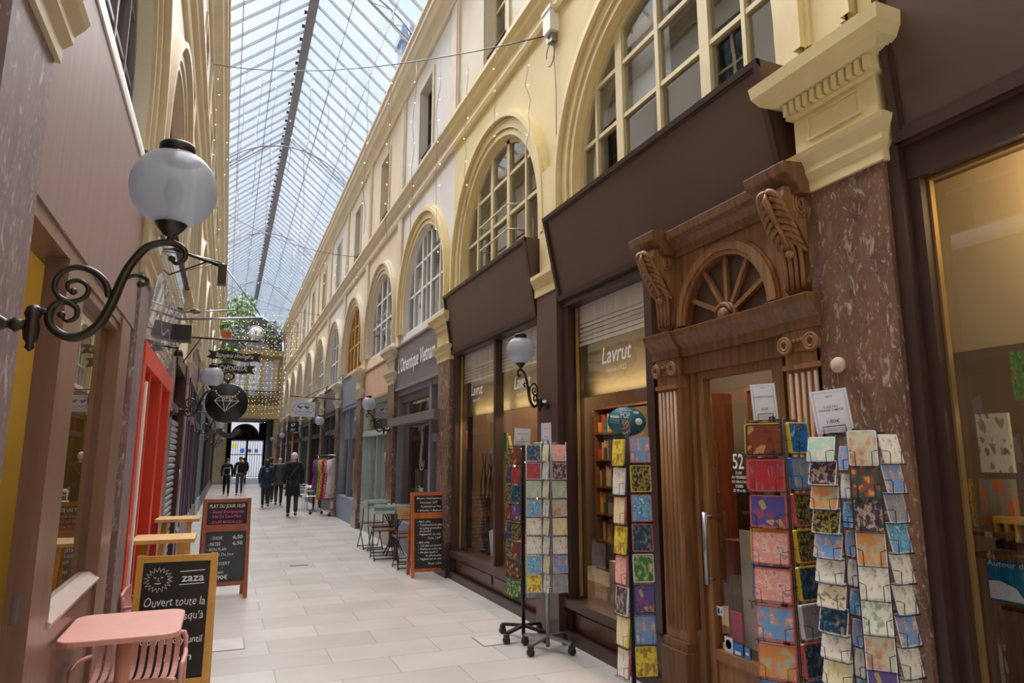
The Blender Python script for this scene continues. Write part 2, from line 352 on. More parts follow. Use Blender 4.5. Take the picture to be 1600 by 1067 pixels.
# ---- facade walls, bay by bay, with arched openings and upper windows
AW, ASP, AZ0 = 1.36, 4.42, 3.98          # arch half width, springing, sill
UW, UZ0, UZ1 = .43, 6.98, 8.66
def wall(side, cols):
    m = MB(WM(side)); D = -.28
    for k in range(-3, KN):
        a0, a1, c = pc(k), pc(k + 1), bc(k); m.i = cols(k)
        q = lambda *p: m.poly([(x, 0, z) for x, z in p])
        # pillar-width strips either side, lintel, arch spandrels
        q((a0, 0), (a0 + .3, 0), (a0 + .3, 3.2), (a0, 3.2)); q((a1 - .3, 0), (a1, 0), (a1, 3.2), (a1 - .3, 3.2))
        q((a0, 3.2), (a1, 3.2), (a1, AZ0), (a0, AZ0)); m.poly([(a0 + .3, 0, 3.2), (a1 - .3, 0, 3.2), (a1 - .3, D, 3.2), (a0 + .3, D, 3.2)])
        q((a0, AZ0), (c - AW, AZ0), (c - AW, 6.6), (a0, 6.6)); q((c + AW, AZ0), (a1, AZ0), (a1, 6.6), (c + AW, 6.6))
        A = arc(c, ASP, AW, 0, 180, 28)
        for p, r in zip(A, A[1:]):
            q(p, r, (r[0], 6.6), (p[0], 6.6)); m.poly([(p[0], 0, p[1]), (r[0], 0, r[1]), (r[0], D, r[1]), (p[0], D, p[1])])
        for s in (-1, 1): m.poly([(c + s * AW, 0, AZ0), (c + s * AW, 0, ASP), (c + s * AW, D, ASP), (c + s * AW, D, AZ0)])
        m.poly([(c - AW, 0, AZ0), (c + AW, 0, AZ0), (c + AW, D, AZ0), (c - AW, D, AZ0)])
        m.i = cols(k) + 4
        q((a0, 6.6), (a1, 6.6), (a1, UZ0), (a0, UZ0)); q((a0, UZ1), (a1, UZ1), (a1, 10.25), (a0, 10.25))
        q((a0, UZ0), (c - UW, UZ0), (c - UW, UZ1), (a0, UZ1)); q((c + UW, UZ0), (a1, UZ0), (a1, UZ1), (c + UW, UZ1))
        for s in (-1, 1): m.poly([(c + s * UW, 0, UZ0), (c + s * UW, 0, UZ1), (c + s * UW, -.22, UZ1), (c + s * UW, -.22, UZ0)])
        for z in (UZ0, UZ1): m.poly([(c - UW, 0, z), (c + UW, 0, z), (c + UW, -.22, z), (c - UW, -.22, z)])
    return struct(m.build('wall_right' if side == 'R' else 'wall_left', [CREAM, WHITEP, PEACH, CREAM2, CREAM2, WHITEP, PEACH, CREAM2]))
wall('R', lambda k: 0 if k < 2 else (1 if k in (2, 5, 8) else (2 if k in (3, 6, 9) else 3)))
wall('L', lambda k: 3 if k < 2 else (2 if k % 3 == 0 else 3))
# ---- string course and cornice
def run(name, side, prof, mats, a0=pc(-3), a1=YEND):
    m = MB(WM(side)); m.prism(prof, lambda p, t: (t, p[0], p[1]), a0, a1); return struct(m.build(name, mats))
cs = [(0, 6.50), (.05, 6.50), (.07, 6.56), (.05, 6.62), (.05, 6.70), (.11, 6.76), (.13, 6.84), (.17, 6.86), (.17, 6.92), (.06, 6.95), (0, 6.95)]
cc = [(0, 9.12), (.05, 9.12), (.07, 9.2), (.13, 9.26), (.20, 9.30), (.24, 9.40), (.28, 9.42), (.28, 9.54), (.32, 9.56), (.32, 9.62), (0, 9.66)]
run('trim_1', 'R', cs, YMOULD, pc(-3), pc(2)); run('trim_2', 'R', cs, PMOULD, pc(2)); run('trim_3', 'L', cs, TAN)
run('trim_4', 'R', cc, PMOULD); run('trim_5', 'L', cc, TAN)
# ---- the rooms behind the facades
for side, nm in (('R', 'right'), ('L', 'left')):
    m = MB(WM(side)); m.box(pc(-2), YEND, -4.05, -3.95, 0, 9.7); m.box(pc(-2), YEND, -3.95, -.3, 3.42, 3.75); m.box(pc(-2), YEND, -3.95, -.3, 6.6, 6.8)
    m.box(pc(-2), YEND, -3.95, -.2, 9.6, 9.7)
    struct(m.build('wall_behind_' + nm, ROOMG))
    m = MB(WM(side))
    for k in range(-1, KN + 1):
        a = pc(k)
        if not (side == 'R' and k == 1): m.box(a - .12, a + .12, -3.94, -.30, 0, 3.42)
        m.box(a - .12, a + .12, -3.94, -.30, 3.75, 6.6); m.box(a - .1, a + .1, -3.94, -.24, 6.8, 9.6)
    struct(m.build('wall_between_shops_' + nm, TAUPE))
# ---- pilaster strips above the pillars
n_t = [10]
def trimname(): n_t[0] += 1; return 'trim_%d' % n_t[0]
for side in 'RL':
    for k in range(0 if side == 'R' else 0, KN + 1):
        a = pc(k); mt = (YMOULD if k < 2 else PMOULD) if side == 'R' else TAN
        m = MB(WM(side)); m.box(a - .20, a + .20, .0, .035, 6.95, 9.12); m.box(a - .14, a + .14, .035, .05, 7.05, 9.0)
        if k not in (1, 2) or side == 'L': m.box(a - .17, a + .17, 0, .05, 3.8, 6.5)
        struct(m.build(trimname(), mt))
# ---- arched windows
def arch_window(n, side, k, vert, hor, fmat, mmat, deep=.2, blinds=()):
    c = bc(k); w = thing('window_%d' % n, None, None, SIDE[side] @ Vector((c, 0, AZ0)), kind='structure')
    M = WM(side, c); m = MB(M)
    # raised surround
    for r0, r1, d in ((AW + .015, AW + .09, .03), (AW + .10, AW + .22, .055), (AW + .23, AW + .29, .11), (AW + .29, AW + .325, .07)):
        A = [(r1, AZ0 + .06)] + arc(0, ASP, r1, 0, 180, 30) + [(-r1, AZ0 + .06)]; B = [(r0, AZ0 + .06)] + arc(0, ASP, r0, 0, 180, 30) + [(-r0, AZ0 + .06)]
        for i in range(len(A) - 1):
            a, b, e, f = A[i], A[i + 1], B[i + 1], B[i]
            m.poly([(a[0], d, a[1]), (b[0], d, b[1]), (e[0], d, e[1]), (f[0], d, f[1])])
            m.poly([(a[0], 0, a[1]), (b[0], 0, b[1]), (b[0], d, b[1]), (a[0], d, a[1])]); m.poly([(f[0], 0, f[1]), (e[0], 0, e[1]), (e[0], d, e[1]), (f[0], d, f[1])])
    m.build('surround', mmat, w)
    y1 = -deep + .03; y0 = -deep - .04; m = MB(M)
    def top(x): return ASP + math.sqrt(max(AW ** 2 - x * x, 0))
    for x, t in vert:
        m.box(x - t / 2, x + t / 2, y0, y1, AZ0, top(abs(x) + t / 2))
    for z, t in hor:
        h = math.sqrt(max(AW ** 2 - max(z - ASP, 0) ** 2, 0)); m.box(-h, h, y0 + .01, y1 - .008, z - t / 2, z + t / 2)
    r0, r1 = AW - .06, AW; A = [(r1, AZ0)] + arc(0, ASP, r1, 0, 180, 30) + [(-r1, AZ0)]; B = [(r0, AZ0)] + arc(0, ASP, r0, 0, 180, 30) + [(-r0, AZ0)]
    for i in range(len(A) - 1):
        a, b, e, f = A[i], A[i + 1], B[i + 1], B[i]
        m.poly([(a[0], y1, a[1]), (b[0], y1, b[1]), (e[0], y1, e[1]), (f[0], y1, f[1])]); m.poly([(f[0], y0, f[1]), (e[0], y0, e[1]), (e[0], y1, e[1]), (f[0], y1, f[1])])
    m.box(-AW, AW, y0, y1 + .02, AZ0, AZ0 + .07)
    m.build('window_frame', fmat, w)
    m = MB(M); m.poly([(x, -deep - .005, z) for x, z in [(AW, AZ0)] + arc(0, ASP, AW, 0, 180, 30) + [(-AW, AZ0)]]); m.build('window_pane', WGLASS, w)
    for x0, x1, z0, z1 in blinds:
        m = MB(M); m.box(x0, x1, -deep - .10, -deep - .09, z0, z1); m.build('blind', BLIND, w)
    return w
SH = [(4.72, .04), (5.25, .04)]
n = 1
for k in range(-1, KN):
    if k <= 0: v = [(0, .05), (-.6, .11), (.6, .11), (-1.02, .035), (1.02, .035)]
    else: v = [(-.29, .09), (.29, .09), (-.85, .05), (.85, .05)] + ([(0, .03)] if k == 2 else [])
    fm, mm = (YFRAME, YMOULD) if k < 2 else (WFRAME, PMOULD)
    if k == 2: mm = YMOULD
    if k == 4: fm = YELW
    bl = [(-.02, .55, 4.75, 5.7)] if k == 0 else ([(.3, 1.2, 4.05, 5.6)] if k == 2 else [])
    if k in (3, 6): bl = [(-1.2, -.3, 4.05, 5.4)]
    arch_window(n, 'R', k, v, SH, fm, mm, .09, bl); n += 1
for k in range(-1, KN):
    arch_window(n, 'L', k, [(-.45, .05), (.45, .05), (0, .08), (-.9, .04), (.9, .04)], [(4.5, .04), (5.0, .04), (5.45, .04)], (REDW if k == 1 else (GREYP if k == 0 else YFRAME)), PMOULD if k else TAN, .14); n += 1
# rails in front of two of the windows
for k, c0 in ((1, 0), (3, 0)):
    m = MB(WM('R', bc(k)))
    for z in (4.45, 4.78): m.tube([(-.55, -.15, z), (-.5, .03, z), (.5, .03, z), (.55, -.15, z)], .012, 6)
    tag(m.build('window_rail', YFRAME if k == 1 else STEEL), ('thin cream safety rail across the arched window above the short brown signboard' if k == 1 else 'thin grey safety rail across the arched window above the peach coloured signboard'), 'rail')
# ---- upper windows
for side in 'RL':
    for k in range(-1, KN):
        c = bc(k); w = thing('window_%d' % n, None, None, SIDE[side] @ Vector((c, 0, UZ0)), kind='structure'); n += 1
        M = WM(side, c); m = MB(M)
        for x0, x1, z0, z1 in ((-UW - .09, -UW, UZ0 - .02, UZ1 + .09), (UW, UW + .09, UZ0 - .02, UZ1 + .09), (-UW, UW, UZ1, UZ1 + .09)): m.box(x0, x1, 0, .03, z0, z1)
        m.build('surround', PMOULD if side == 'R' else TAN, w)
        m = MB(M)
        for x0, x1, z0, z1 in ((-UW, -UW + .05, UZ0, UZ1), (UW - .05, UW, UZ0, UZ1), (-.03, .03, UZ0, UZ1), (-UW, UW, UZ0, UZ0 + .06), (-UW, UW, UZ1 - .05, UZ1), (-UW, UW, 8.0, 8.04)): m.box(x0, x1, -.19, -.14, z0, z1)
        m.build('window_frame', BROWND if k in (2, 4) else YFRAME, w)
        m = MB(M); m.poly([(x, -.165, z) for x, z in ((-UW, UZ0), (UW, UZ0), (UW, UZ1), (-UW, UZ1))]); m.build('window_pane', WGLASS, w)
        m = MB(M); m.tube([(-UW, -.03, 7.32), (UW, -.03, 7.32)], .014, 6); m.build('window_bar', IRON, w)
# ---- pillars: marble shaft, plinth, plaster capital
def pillar(side, k, shaft, cap, base, big=False, label=''):
    a = pc(k) - (.075 if (side == 'R' and k == 0) else 0); M = WM(side, a); t = thing('pillar', label, 'pillar', SIDE[side] @ Vector((a, 0, 0)), 'pillars between the shops along the passage')
    hw = .25 if k == 0 else .29; zt = 3.12 if k == 0 else 3.08; D = .13 if side == 'R' else .06
    m = MB(M); m.box(-hw, hw, 0, D, .45, zt); m.build('shaft', shaft, t)
    m = MB(M); m.box(-hw - .02, hw + .02, 0, D + .03, 0, .42); m.box(-hw - .01, hw + .01, 0, D + .015, .42, .45); m.build('plinth', base, t)
    pr = [(0, zt), (D + .02, zt), (D + .02, zt + .06), (D + .045, zt + .10), (D + .045, zt + .13), (D + .075, zt + .19), (D + .085, zt + .22), (D + .03, zt + .23), (D + .02, zt + .26)]
    if k == 0: pr += [(D + .02, 3.58), (D + .05, 3.59), (D + .05, 3.67), (D + .09, 3.68), (D + .15, 3.71), (D + .18, 3.76), (D + .19, 3.83), (D + .16, 3.85), (0, 3.87)]
    else: pr += [(D + .02, 3.56), (D + .05, 3.58), (D + .06, 3.63), (D + .12, 3.67), (D + .15, 3.73), (D + .15, 3.78), (0, 3.80)]
    m = MB(M)
    # mitred profile: front plus returns
    def ring(d, z): e = max(d - D, 0); return [(-hw - e, 0, z), (-hw - e, d, z), (hw + e, d, z), (hw + e, 0, z)]
    rows = [[m.v(p) for p in ring(d, z)] for d, z in pr[1:-1]]
    for A, B in zip(rows, rows[1:]):
        for i in range(3): m.f([A[i], A[i + 1], B[i + 1], B[i]])
    m.f(rows[-1]); m.f(rows[0][::-1])
    if k == 0:
        for i in range(12): x = -.27 + i * .049; m.box(x - .015, x + .015, D + .05, D + .085, 3.60, 3.67)
        for s in (-1, 1): m.box(s * .17 - .004, s * .17 + .004, D + .02, D + .03, 3.42, 3.55)
        for z in (3.42, 3.55): m.box(-.17, .17, D + .02, D + .03, z - .004, z + .004)
    m.build('capital', cap, t)
    return t
for k in range(0, KN + 1):
    if k == 1: continue
    l = {0: 'veined brown marble pillar with dentilled cream capital, beside the wooden shop door', 2: 'brown marble pillar between the brown shop and the grey Vietnamese shop',
         3: 'brown marble pillar between the grey Vietnamese shop and the peach fronted shop', 4: 'brown marble pillar between the peach fronted shop and the blue grey shop'}.get(k, 'narrow pillar, number %d counted from the clothes rack towards the clock' % (k - 4))
    pillar('R', k, BMARB, YMOULD if k < 3 else PMOULD, BROWND if k == 2 else BMARB, label=l)
t = thing('pilaster', 'flat brown painted pilaster carrying the scrolled globe lamp between the two brown signboards', 'pillar', SIDE['R'] @ Vector((pc(1), 0, 0)), 'pillars between the shops along the passage')
M = WM('R', pc(1)); m = MB(M); m.box(-.23, .23, 0, .13, 0, 3.32); m.box(-.25, .25, 0, .15, 0, .55); m.build('shaft', BROWNP, t)
m = MB(M); m.prism([(0, 3.32), (.15, 3.32), (.15, 3.40), (.17, 3.44), (.20, 3.50), (.20, 3.54), (0, 3.56)], lambda p, s: (s, p[0], p[1]), -.25, .25); m.box(-.22, .22, 0, .10, 3.55, 4.7); m.build('capital', YMOULD, t)
for k in range(0, KN + 1):
    l = {0: 'tall mauve marble pillar nearest to the big globe lamp, with tan moulded capital', 1: 'narrow mauve marble pillar between the wooden cafe front and the red door',
         2: 'mauve pillar just beyond the red door frame'}.get(k, 'mauve pillar, number %d counted from the red door towards the clock' % (k - 1))
    pillar('L', k, LMARB if k < 3 else mat('grey_marble', rgb(140, 130, 130), .3), TAN, PEACH if k == 0 else LMARB, label=l)
# ---- glazed roof
RZ0, RZ1, XM = 10.05, 11.85, (XL + XR) / 2
rf = thing('roof', None, None, (XM, 20, RZ0), kind='structure')
x0, x1 = XL - .2, XR + .2
def rx(t): return x0 + (XM - x0) * t, RZ0 + (RZ1 - RZ0) * t
m = MB()
for s in (0, 1):
    e = x0 if s == 0 else x1; m.poly([(e, -6, RZ0), (e, 49, RZ0), (XM, 49, RZ1), (XM, -6, RZ1)])
m.build('glazing', RGLASS, rf)
m = MB(); y = -5.92
while y < 49:
    for e in (x0, x1):
        m.bar((e, y, RZ0 - .02), (XM, y, RZ1 - .02), .042, .05)
    y += .55
m.build('glazing_bar', mat('pale_iron', rgb(200, 202, 212), .5, 0, .1), rf)
m = MB(); m.box(XM - .06, XM + .06, 0, 49, RZ1 - .16, RZ1 + .04); m.box(XM - .10, XM + .10, 0, 49, RZ1 - .19, RZ1 - .15)
m.build('ridge_beam', mat('ridge_iron', rgb(120, 120, 132), .5, .3, .1), rf)
m = MB(); y = 1.0
while y < 49: m.box(XM - .16, XM - .07, y, y + .05, RZ1 - .13, RZ1 - .07); y += .55
m.build('ridge_clip', IRON, rf)
m = MB()
for e in (x0, x1):
    for t in (.33, .66): xx = e + (XM - e) * t; zz = RZ0 + (RZ1 - RZ0) * t - .04; m.bar((xx, 0, zz), (xx, 49, zz), .02)
    m.box(min(e, e + (.2 if e < 0 else -.2)) - .06, max(e, e + (.2 if e < 0 else -.2)) + .06, 0, 49, RZ0 - .5, RZ0 - .38)
m.build('purlin', STEEL, rf)
for i, y in enumerate((12.6, 21.0, 30.0, 39.0)):
    m = MB(); A = arc(XM, 8.9, 2.35, 22, 158, 26); m.tube([(x, y, z) for x, z in A], .022, 6)
    A2 = [(x0 + (x1 - x0) * q / 26, RZ0 - .12 + (RZ1 - RZ0 - .1) * (1 - abs(1 - q / 13)), ) for q in range(27)]
    m.tube([(x, y, z) for x, z in A2], .018, 6)
    for q in range(2, 25, 2):
        b = A[26 - q]; c2 = min(A2, key=lambda p: abs(p[0] - b[0]) ); m.bar((b[0], y, b[1]), (c2[0], y, c2[1]), .012)
        d2 = min(A2, key=lambda p: abs(p[0] - A[26 - max(q - 2, 0)][0])); m.bar((b[0], y, b[1]), (d2[0], y, d2[1]), .010)
    m.build('roof_truss', mat('truss_iron', rgb(138, 138, 150), .5, .3), rf)
m = MB(); m.box(5.7, 6.4, 25.6, 26.4, 9.7, 18.9); m.box(5.6, 6.5, 25.5, 26.5, 18.9, 19.2); m.box(5.4, 6.6, 25.3, 26.7, 9.7, 15.6)
for q in range(2): m.lathe([(.15, 19.2), (.12, 20.3)], (5.88 + q * .36, 26, 0), 12)
tag(m.build('chimney_stack', mat('chimney', rgb(150, 160, 180), .8)), 'grey chimney stack rising behind the glass roof above the pale facade', 'chimney')
# ---- far end: clock facade, balcony, gate
YF = 46.6
m = MB()
m.box(XL - .3, 0.0, YF, YF + .4, 0, 8.2); m.box(2.75, XR + .3, YF, YF + .4, 0, 8.2)
m.box(0, 2.75, YF, YF + .4, 4.1, 5.6); m.box(0, 2.75, YF, YF + .4, 7.9, 8.2)
struct(m.build('wall_end', mat('end_wall', rgb(154, 146, 122), .6, vary=.1)))
m = MB(); m.box(XL - .2, XR + .2, YF - .45, YF + .4, 8.2, 8.32); m.box(XL - .2, XR + .2, YF - .5, YF + .4, 8.32, 8.5)
m.box(XL - .1, XR + .1, YF - .5, YF, 4.75, 4.95); m.box(XL, XR, YF - .35, YF, 4.15, 4.75); struct(m.build('trim_6', mat('end_trim', rgb(196, 180, 138), .55)))
for i, x in enumerate((.15, .95, 1.85, 2.7)):
    m = MB(); m.box(x - .13, x + .13, YF - .16, YF - .02, 5.6, 7.9); m.box(x - .18, x + .18, YF - .2, YF - .02, 7.8, 7.95); m.box(x - .18, x + .18, YF - .2, YF - .02, 5.55, 5.7); struct(m.build(trimname(), TAN))
m = MB(); m.box(-.1, 2.9, YF + .2, YF + .24, 5.6, 7.9); struct(m.build('window_90', DGLASS))
m = MB()
for x in (.55, 1.4, 2.28):
    m.box(x - .03, x + .03, YF + .1, YF + .18, 5.6, 7.9)
for z in (6.3, 7.1): m.box(0, 2.75, YF + .1, YF + .18, z - .02, z + .02)
struct(m.build('window_91', WFRAME))
m = MB(); m.box(.2, 2.3, YF - .4, YF - .28, 4.95, 5.0)
m.box(XL + .1, XR - .1, YF - .42, YF - .38, 5.82, 5.88)
for q in range(40): x = XL + .15 + q * (XR - XL - .3) / 39; m.box(x - .012, x + .012, YF - .42, YF - .39, 4.95, 5.85)
tag(m.build('balcony_railing', IRON), 'dark iron balcony railing below the end facade windows', 'railing')
# ornamental grey name board with clock and dark bower
m = MB(); m.prism([(x, z) for x, z in [(.1, 8.5), (2.45, 8.5)] + [(1.28 + 1.17 * cos(R(a)), 8.62 + .5 * sin(R(a))) for a in range(0, 181, 15)]], lambda p, t: (p[0], t, p[1]), YF - .42, YF - .3)
o = m.build('crest_board', mat('crest', rgb(150, 152, 156), .5, vary=.6, scale=12)); tag(o, 'grey carved crest board under the passage clock', 'crest')
m = MB(frame3((1.28, YF - .43, 8.6), (1, 0, 0), (0, 0, 1))); text(m, 'CHOISEUL', 0, .03, .22, 1.6, center=True); m.build('lettering', CHW, o)
ck = thing('wall_clock', 'round white faced clock above the crest board at the end of the passage', 'clock', (1.3, YF - .5, 9.55))
m = MB(); m.lathe([(.001, -.1), (.5, -.1), (.55, -.04), (.55, .25), (.001, .25)], (1.3, YF - .4, 9.55), 32, 'y'); m.box(.75, 1.85, YF - .38, YF - .1, 8.9, 9.4); m.build('case', mat('clock_case', rgb(110, 98, 88), .5), ck)
m = MB(); m.lathe([(.001, -.13), (.44, -.13), (.44, -.1)], (1.3, YF - .4, 9.55), 32, 'y'); m.build('dial', WHITE, ck)
m = MB(frame3((1.3, YF - .54, 9.55), (1, 0, 0), (0, 0, 1)))
for h in range(12): a = h * pi / 6; stroke(m, [(.33 * sin(a), .33 * cos(a)), (.42 * sin(a), .42 * cos(a))], .03)
m.build('hour_mark', INK, ck)
m = MB(frame3((1.3, YF - .545, 9.55), (1, 0, 0), (0, 0, 1))); stroke(m, [(0, 0), (.02, .22)], .04); stroke(m, [(0, 0), (-.12, .3)], .03); m.build('clock_hand', INK, ck)
m = MB(); A = [(XM + 1.9 * cos(R(a)), 8.6 + 2.3 * sin(R(a))) for a in range(0, 181, 10)]
m.prism(A, lambda p, t: (p[0], t, p[1]), YF + .5, YF + .6); struct(m.build('wall_gable', mat('gable_dark', rgb(82, 80, 78), .7, vary=.3)))
# dark passage beyond
m = MB(); m.box(XL - .2, XL, YF + .4, 62, 0, 4.6); m.box(XR, XR + .2, YF + .4, 62, 0, 4.6); m.box(XL - .2, XR + .2, YF + .4, 62, 4.6, 4.8)
m.box(XL - .2, .3, 61.8, 62, 0, 4.6); m.box(2.9, XR + .2, 61.8, 62, 0, 4.6)
m.prism([(.3, 4.6), (.3, 3.1), (2.9, 3.1), (2.9, 4.6)] + [(2.5, 4.6), (2.5, 3.4)] + [(1.4 + 1.1 * cos(R(a)), 3.4 + 1.05 * sin(R(a))) for a in range(0, 181, 15)] + [(.3, 3.4)], lambda p, t: (p[0], t, p[1]), 61.8, 62)
struct(m.build('wall_passage', mat('passage_dark', rgb(60, 52, 46), .7, vary=.2)))
gt = thing('street_gate', 'black barred iron gate with leafy fanlight at the bright street end', 'gate', (1.4, 62, 0))
m = MB()
for q in range(14): x = .35 + q * 2.5 / 13; m.box(x - .015, x + .015, 61.6, 61.63, 0, 3.1)
for z in (.1, 1.9, 3.05): m.box(.3, 2.9, 61.59, 61.64, z - .03, z + .03)
m.box(1.55, 1.7, 61.58, 61.66, 0, 3.1); m.box(.28, .4, 61.58, 61.66, 0, 3.1); m.build('bars', BLACK, gt)
m = MB(); random.seed(3)
for q in range(26):
    a = R(8 + (q % 13) * 13.5); r = .45 + .42 * (q // 13); cx, cz = 1.4 + r * cos(a), 3.42 + r * sin(a); m.tube([(cx + .11 * cos(b), 61.7, cz + .09 * sin(b)) for b in [t * pi / 4 for t in range(8)]], .025, 5, True)
m.tube([(1.4 + 1.08 * cos(R(a)), 61.7, 3.4 + 1.03 * sin(R(a))) for a in range(0, 181, 10)], .05, 6); m.build('fanlight', mat('fan_iron', rgb(180, 150, 140), .5), gt)
m = MB(); m.box(-6, 10, 70, 70.2, 0, 12); struct(m.build('wall_street', mat('street_front', rgb(206, 208, 216), .7, vary=.05)))
for q, (x, z, w, h, c, l) in enumerate([(.75, 2.75, .45, .4, rgb(220, 200, 90), 'yellow poster'), (1.45, 2.3, .35, .4, rgb(50, 90, 190), 'blue poster'), (2.1, 2.3, .3, .3, rgb(60, 60, 90), 'dark round notice'), (2.7, 2.3, .3, .3, rgb(70, 80, 130), 'slate blue notice')]):
    m = MB(); m.box(x - w / 2, x + w / 2, 69.94, 69.98, z - h / 2, z + h / 2); tag(m.build('poster', mat('poster%d' % q, c)), l + ' on the pale street wall seen through the gate', 'poster')
# potted greenery hanging by the left side of the end facade
def leaves(m, c, r, n, size, squash=1):
    for _ in range(n):
        d = Vector((random.gauss(0, 1), random.gauss(0, 1), random.gauss(0, 1))).normalized() * r * random.random() ** .4; d.z *= squash
        p = Vector(c) + d; u = Vector((random.gauss(0, 1), random.gauss(0, 1), random.gauss(0, 1))).normalized(); w = u.orthogonal().normalized(); s = size * random.uniform(.6, 1.3)
        m.f([m.v(p + u * s), m.v(p + w * s * .45), m.v(p - u * s), m.v(p - w * s * .45)])
for q, (x, y, z, r, nn, l) in enumerate([(.3, 41.5, 10.2, .9, 900, 'large bright green climber under the glass roof near the clock'), (-.22, 33, 6.3, .40, 260, 'green trailing plant hanging below the terracotta pot')]):
    m = MB(); leaves(m, (x, y, z), r, nn, .11, 1.1); tag(m.build('climbing_plant', GREEN), l, 'plant', kind='stuff')
for q, (x, z, l) in enumerate([(.1, 9.0, 'dark climber beside the clock, over the banner signs'), (2.3, 9.4, 'dark climber between the clock and the pale facade')]):
    m = MB(); leaves(m, (x, YF - 1.4, z), .72, 700, .10, 1.3); tag(m.build('climbing_plant', DGREEN), l, 'plant', kind='stuff')
pt = thing('potted_plant', 'terracotta pot with yellow green leaves on the bracket below the large climber', 'plant', (-.32, 33, 6.95))
m = MB(); m.lathe([(.001, 6.95), (.16, 6.95), (.22, 7.25), (.24, 7.25), (.24, 7.33), (.19, 7.33), (.001, 7.28)], (-.32, 33, 0), 20); m.build('pot', TERRA, pt)
m = MB(); leaves(m, (-.32, 33, 7.6), .33, 160, .1); m.build('foliage', GREEN, pt)
m = MB(); m.box(XL, .15, 32.9, 33.1, 6.88, 6.94); tag(m.build('plant_shelf', IRON), 'small iron bracket shelf holding the terracotta pot', 'shelf')
# ================================================================== RIGHT HAND SHOPS
def fascia(side, a0, a1, z0, z1, d0, d1, fmat, tmat, label, lab=None):
    """sign board leaning out at its head: d0 at the foot, d1 at the head"""
    t = thing('signboard', label, 'signboard', SIDE[side] @ Vector(((a0 + a1) / 2, 0, z0)), 'signboards over the shop windows'); M = WM(side)
    m = MB(M); m.prism([(0, z0), (d0, z0), (d1, z1), (0, z1)], lambda p, s: (s, p[0], p[1]), a0, a1); m.build('board', fmat, t)
    m = MB(M)
    def sl(f, e): return (d0 + (d1 - d0) * f + e, z0 + (z1 - z0) * f)
    for f0, f1, e in ((0, .05, .025), (.05, .065, .012), (.955, 1, .025), (.94, .955, .012)):
        A, B = sl(f0, .0), sl(f1, .0); m.prism([A, B, (B[0] + e, B[1]), (A[0] + e, A[1])], lambda p, s: (s, p[0], p[1]), a0, a1)
    for b0, b1, e in ((a0, a0 + .04, .024), (a0 + .04, a0 + .055, .011), (a1 - .04, a1, .024), (a1 - .055, a1 - .04, .011)):
        A, B = sl(0, 0), sl(1, 0); m.prism([A, B, (B[0] + e, B[1]), (A[0] + e, A[1])], lambda p, s: (s, p[0], p[1]), b0, b1)
    m.build('moulding', tmat, t); return t
fascia('R', 2.86, 5.88, 3.18, 4.02, .10, .27, BROWNP, BROWND, 'long blank brown signboard leaning out above the carved wooden shop door')
fascia('R', 6.40, 9.40, 3.14, 4.00, .10, .24, BROWNP, BROWND, 'blank brown signboard between the lamp pilaster and the grey Vietnamese shop')
fascia('R', -.6, 2.16, 3.18, 4.35, .10, .19, BROWNP, BROWND, 'blank brown signboard over the large warm lit window beside the marble pillar')
def shopfront(side, a0, a1, parts, glassm, frame_m, label, cat='shop front', name='shopfront', glass_z=None, deep=.04):
    """parts: frame boxes (a0,a1,d0,d1,z0,z1); returns the thing"""
    t = thing(name, label, cat, SIDE[side] @ Vector(((a0 + a1) / 2, 0, 0)), 'shopfronts along the passage'); M = WM(side)
    m = MB(M)
    for b in parts: m.box(*b)
    m.build('frame', frame_m, t)
    if glassm:
        z0, z1 = glass_z; m = MB(M); m.poly([(a0, -deep, z0), (a1, -deep, z0), (a1, -deep, z1), (a0, -deep, z1)]); m.build('glass', glassm, t)
    return t
def wpanel(t, side, a0, a1, z0, z1, d, pm, name='stall_riser'):
    m = MB(WM(side)); m.box(a0, a1, 0, d, z0, z1); m.box(a0 + .05, a1 - .05, d, d + .012, z0 + .06, z1 - .05); m.build(name, pm, t)
def blind(t, a0, a1, z0, z1, nstripe=5):
    m = MB(WM('R')); m.box(a0, a1, -.065, -.058, z0 + .22, z1)
    h = .22 / nstripe
    for q in range(nstripe): m.box(a0, a1, -.065, -.058, z0 + q * h + .004, z0 + q * h + h * .80)
    m.build('striped_blind', BLIND, t)
# shop with two Lavrut windows
t1 = shopfront('R', 6.42, 9.40, [(6.36, 6.50, -.1, .07, 0, 3.16), (9.30, 9.42, -.1, .07, 0, 3.16), (6.4, 9.4, -.1, .08, 3.12, 3.2), (7.82, 7.88, -.08, .03, .36, 3.14), (6.4, 9.4, -.1, .11, .30, .37), (6.4, 9.4, -.1, .11, 0, .09)],
    CGLASS, BROWND, 'two paned brown shop window with white striped blinds, between lamp pilaster and signboard pillar', glass_z=(.36, 3.14))
wpanel(t1, 'R', 6.50, 7.85, .09, .30, .03, PANELW); wpanel(t1, 'R', 7.85, 9.30, .09, .30, .03, PANELW)
blind(t1, 6.5, 7.82, 2.70, 3.14); blind(t1, 7.88, 9.30, 2.70, 3.14)
for (a, z, s) in ((8.92, 2.50, .95), (7.38, 2.45, 1.0)):
    m = MB(TW('R', a, z, -.035)); text(m, 'Lavrut', 0, 0, .15 * s, .48 * s, .25, .01); text(m, 'depuis 1922', .08, -.09, .045 * s, .30 * s, .1); m.build('lettering', CHW, t1)
m = MB(WM('R')); m.box(7.885, 7.90, -.03, .0, .4, 3.1); m.box(6.51, 6.52, -.03, .0, .4, 3.1); m.box(9.27, 9.285, -.03, 0, .4, 3.1); m.build('brass_strip', GOLD, t1)
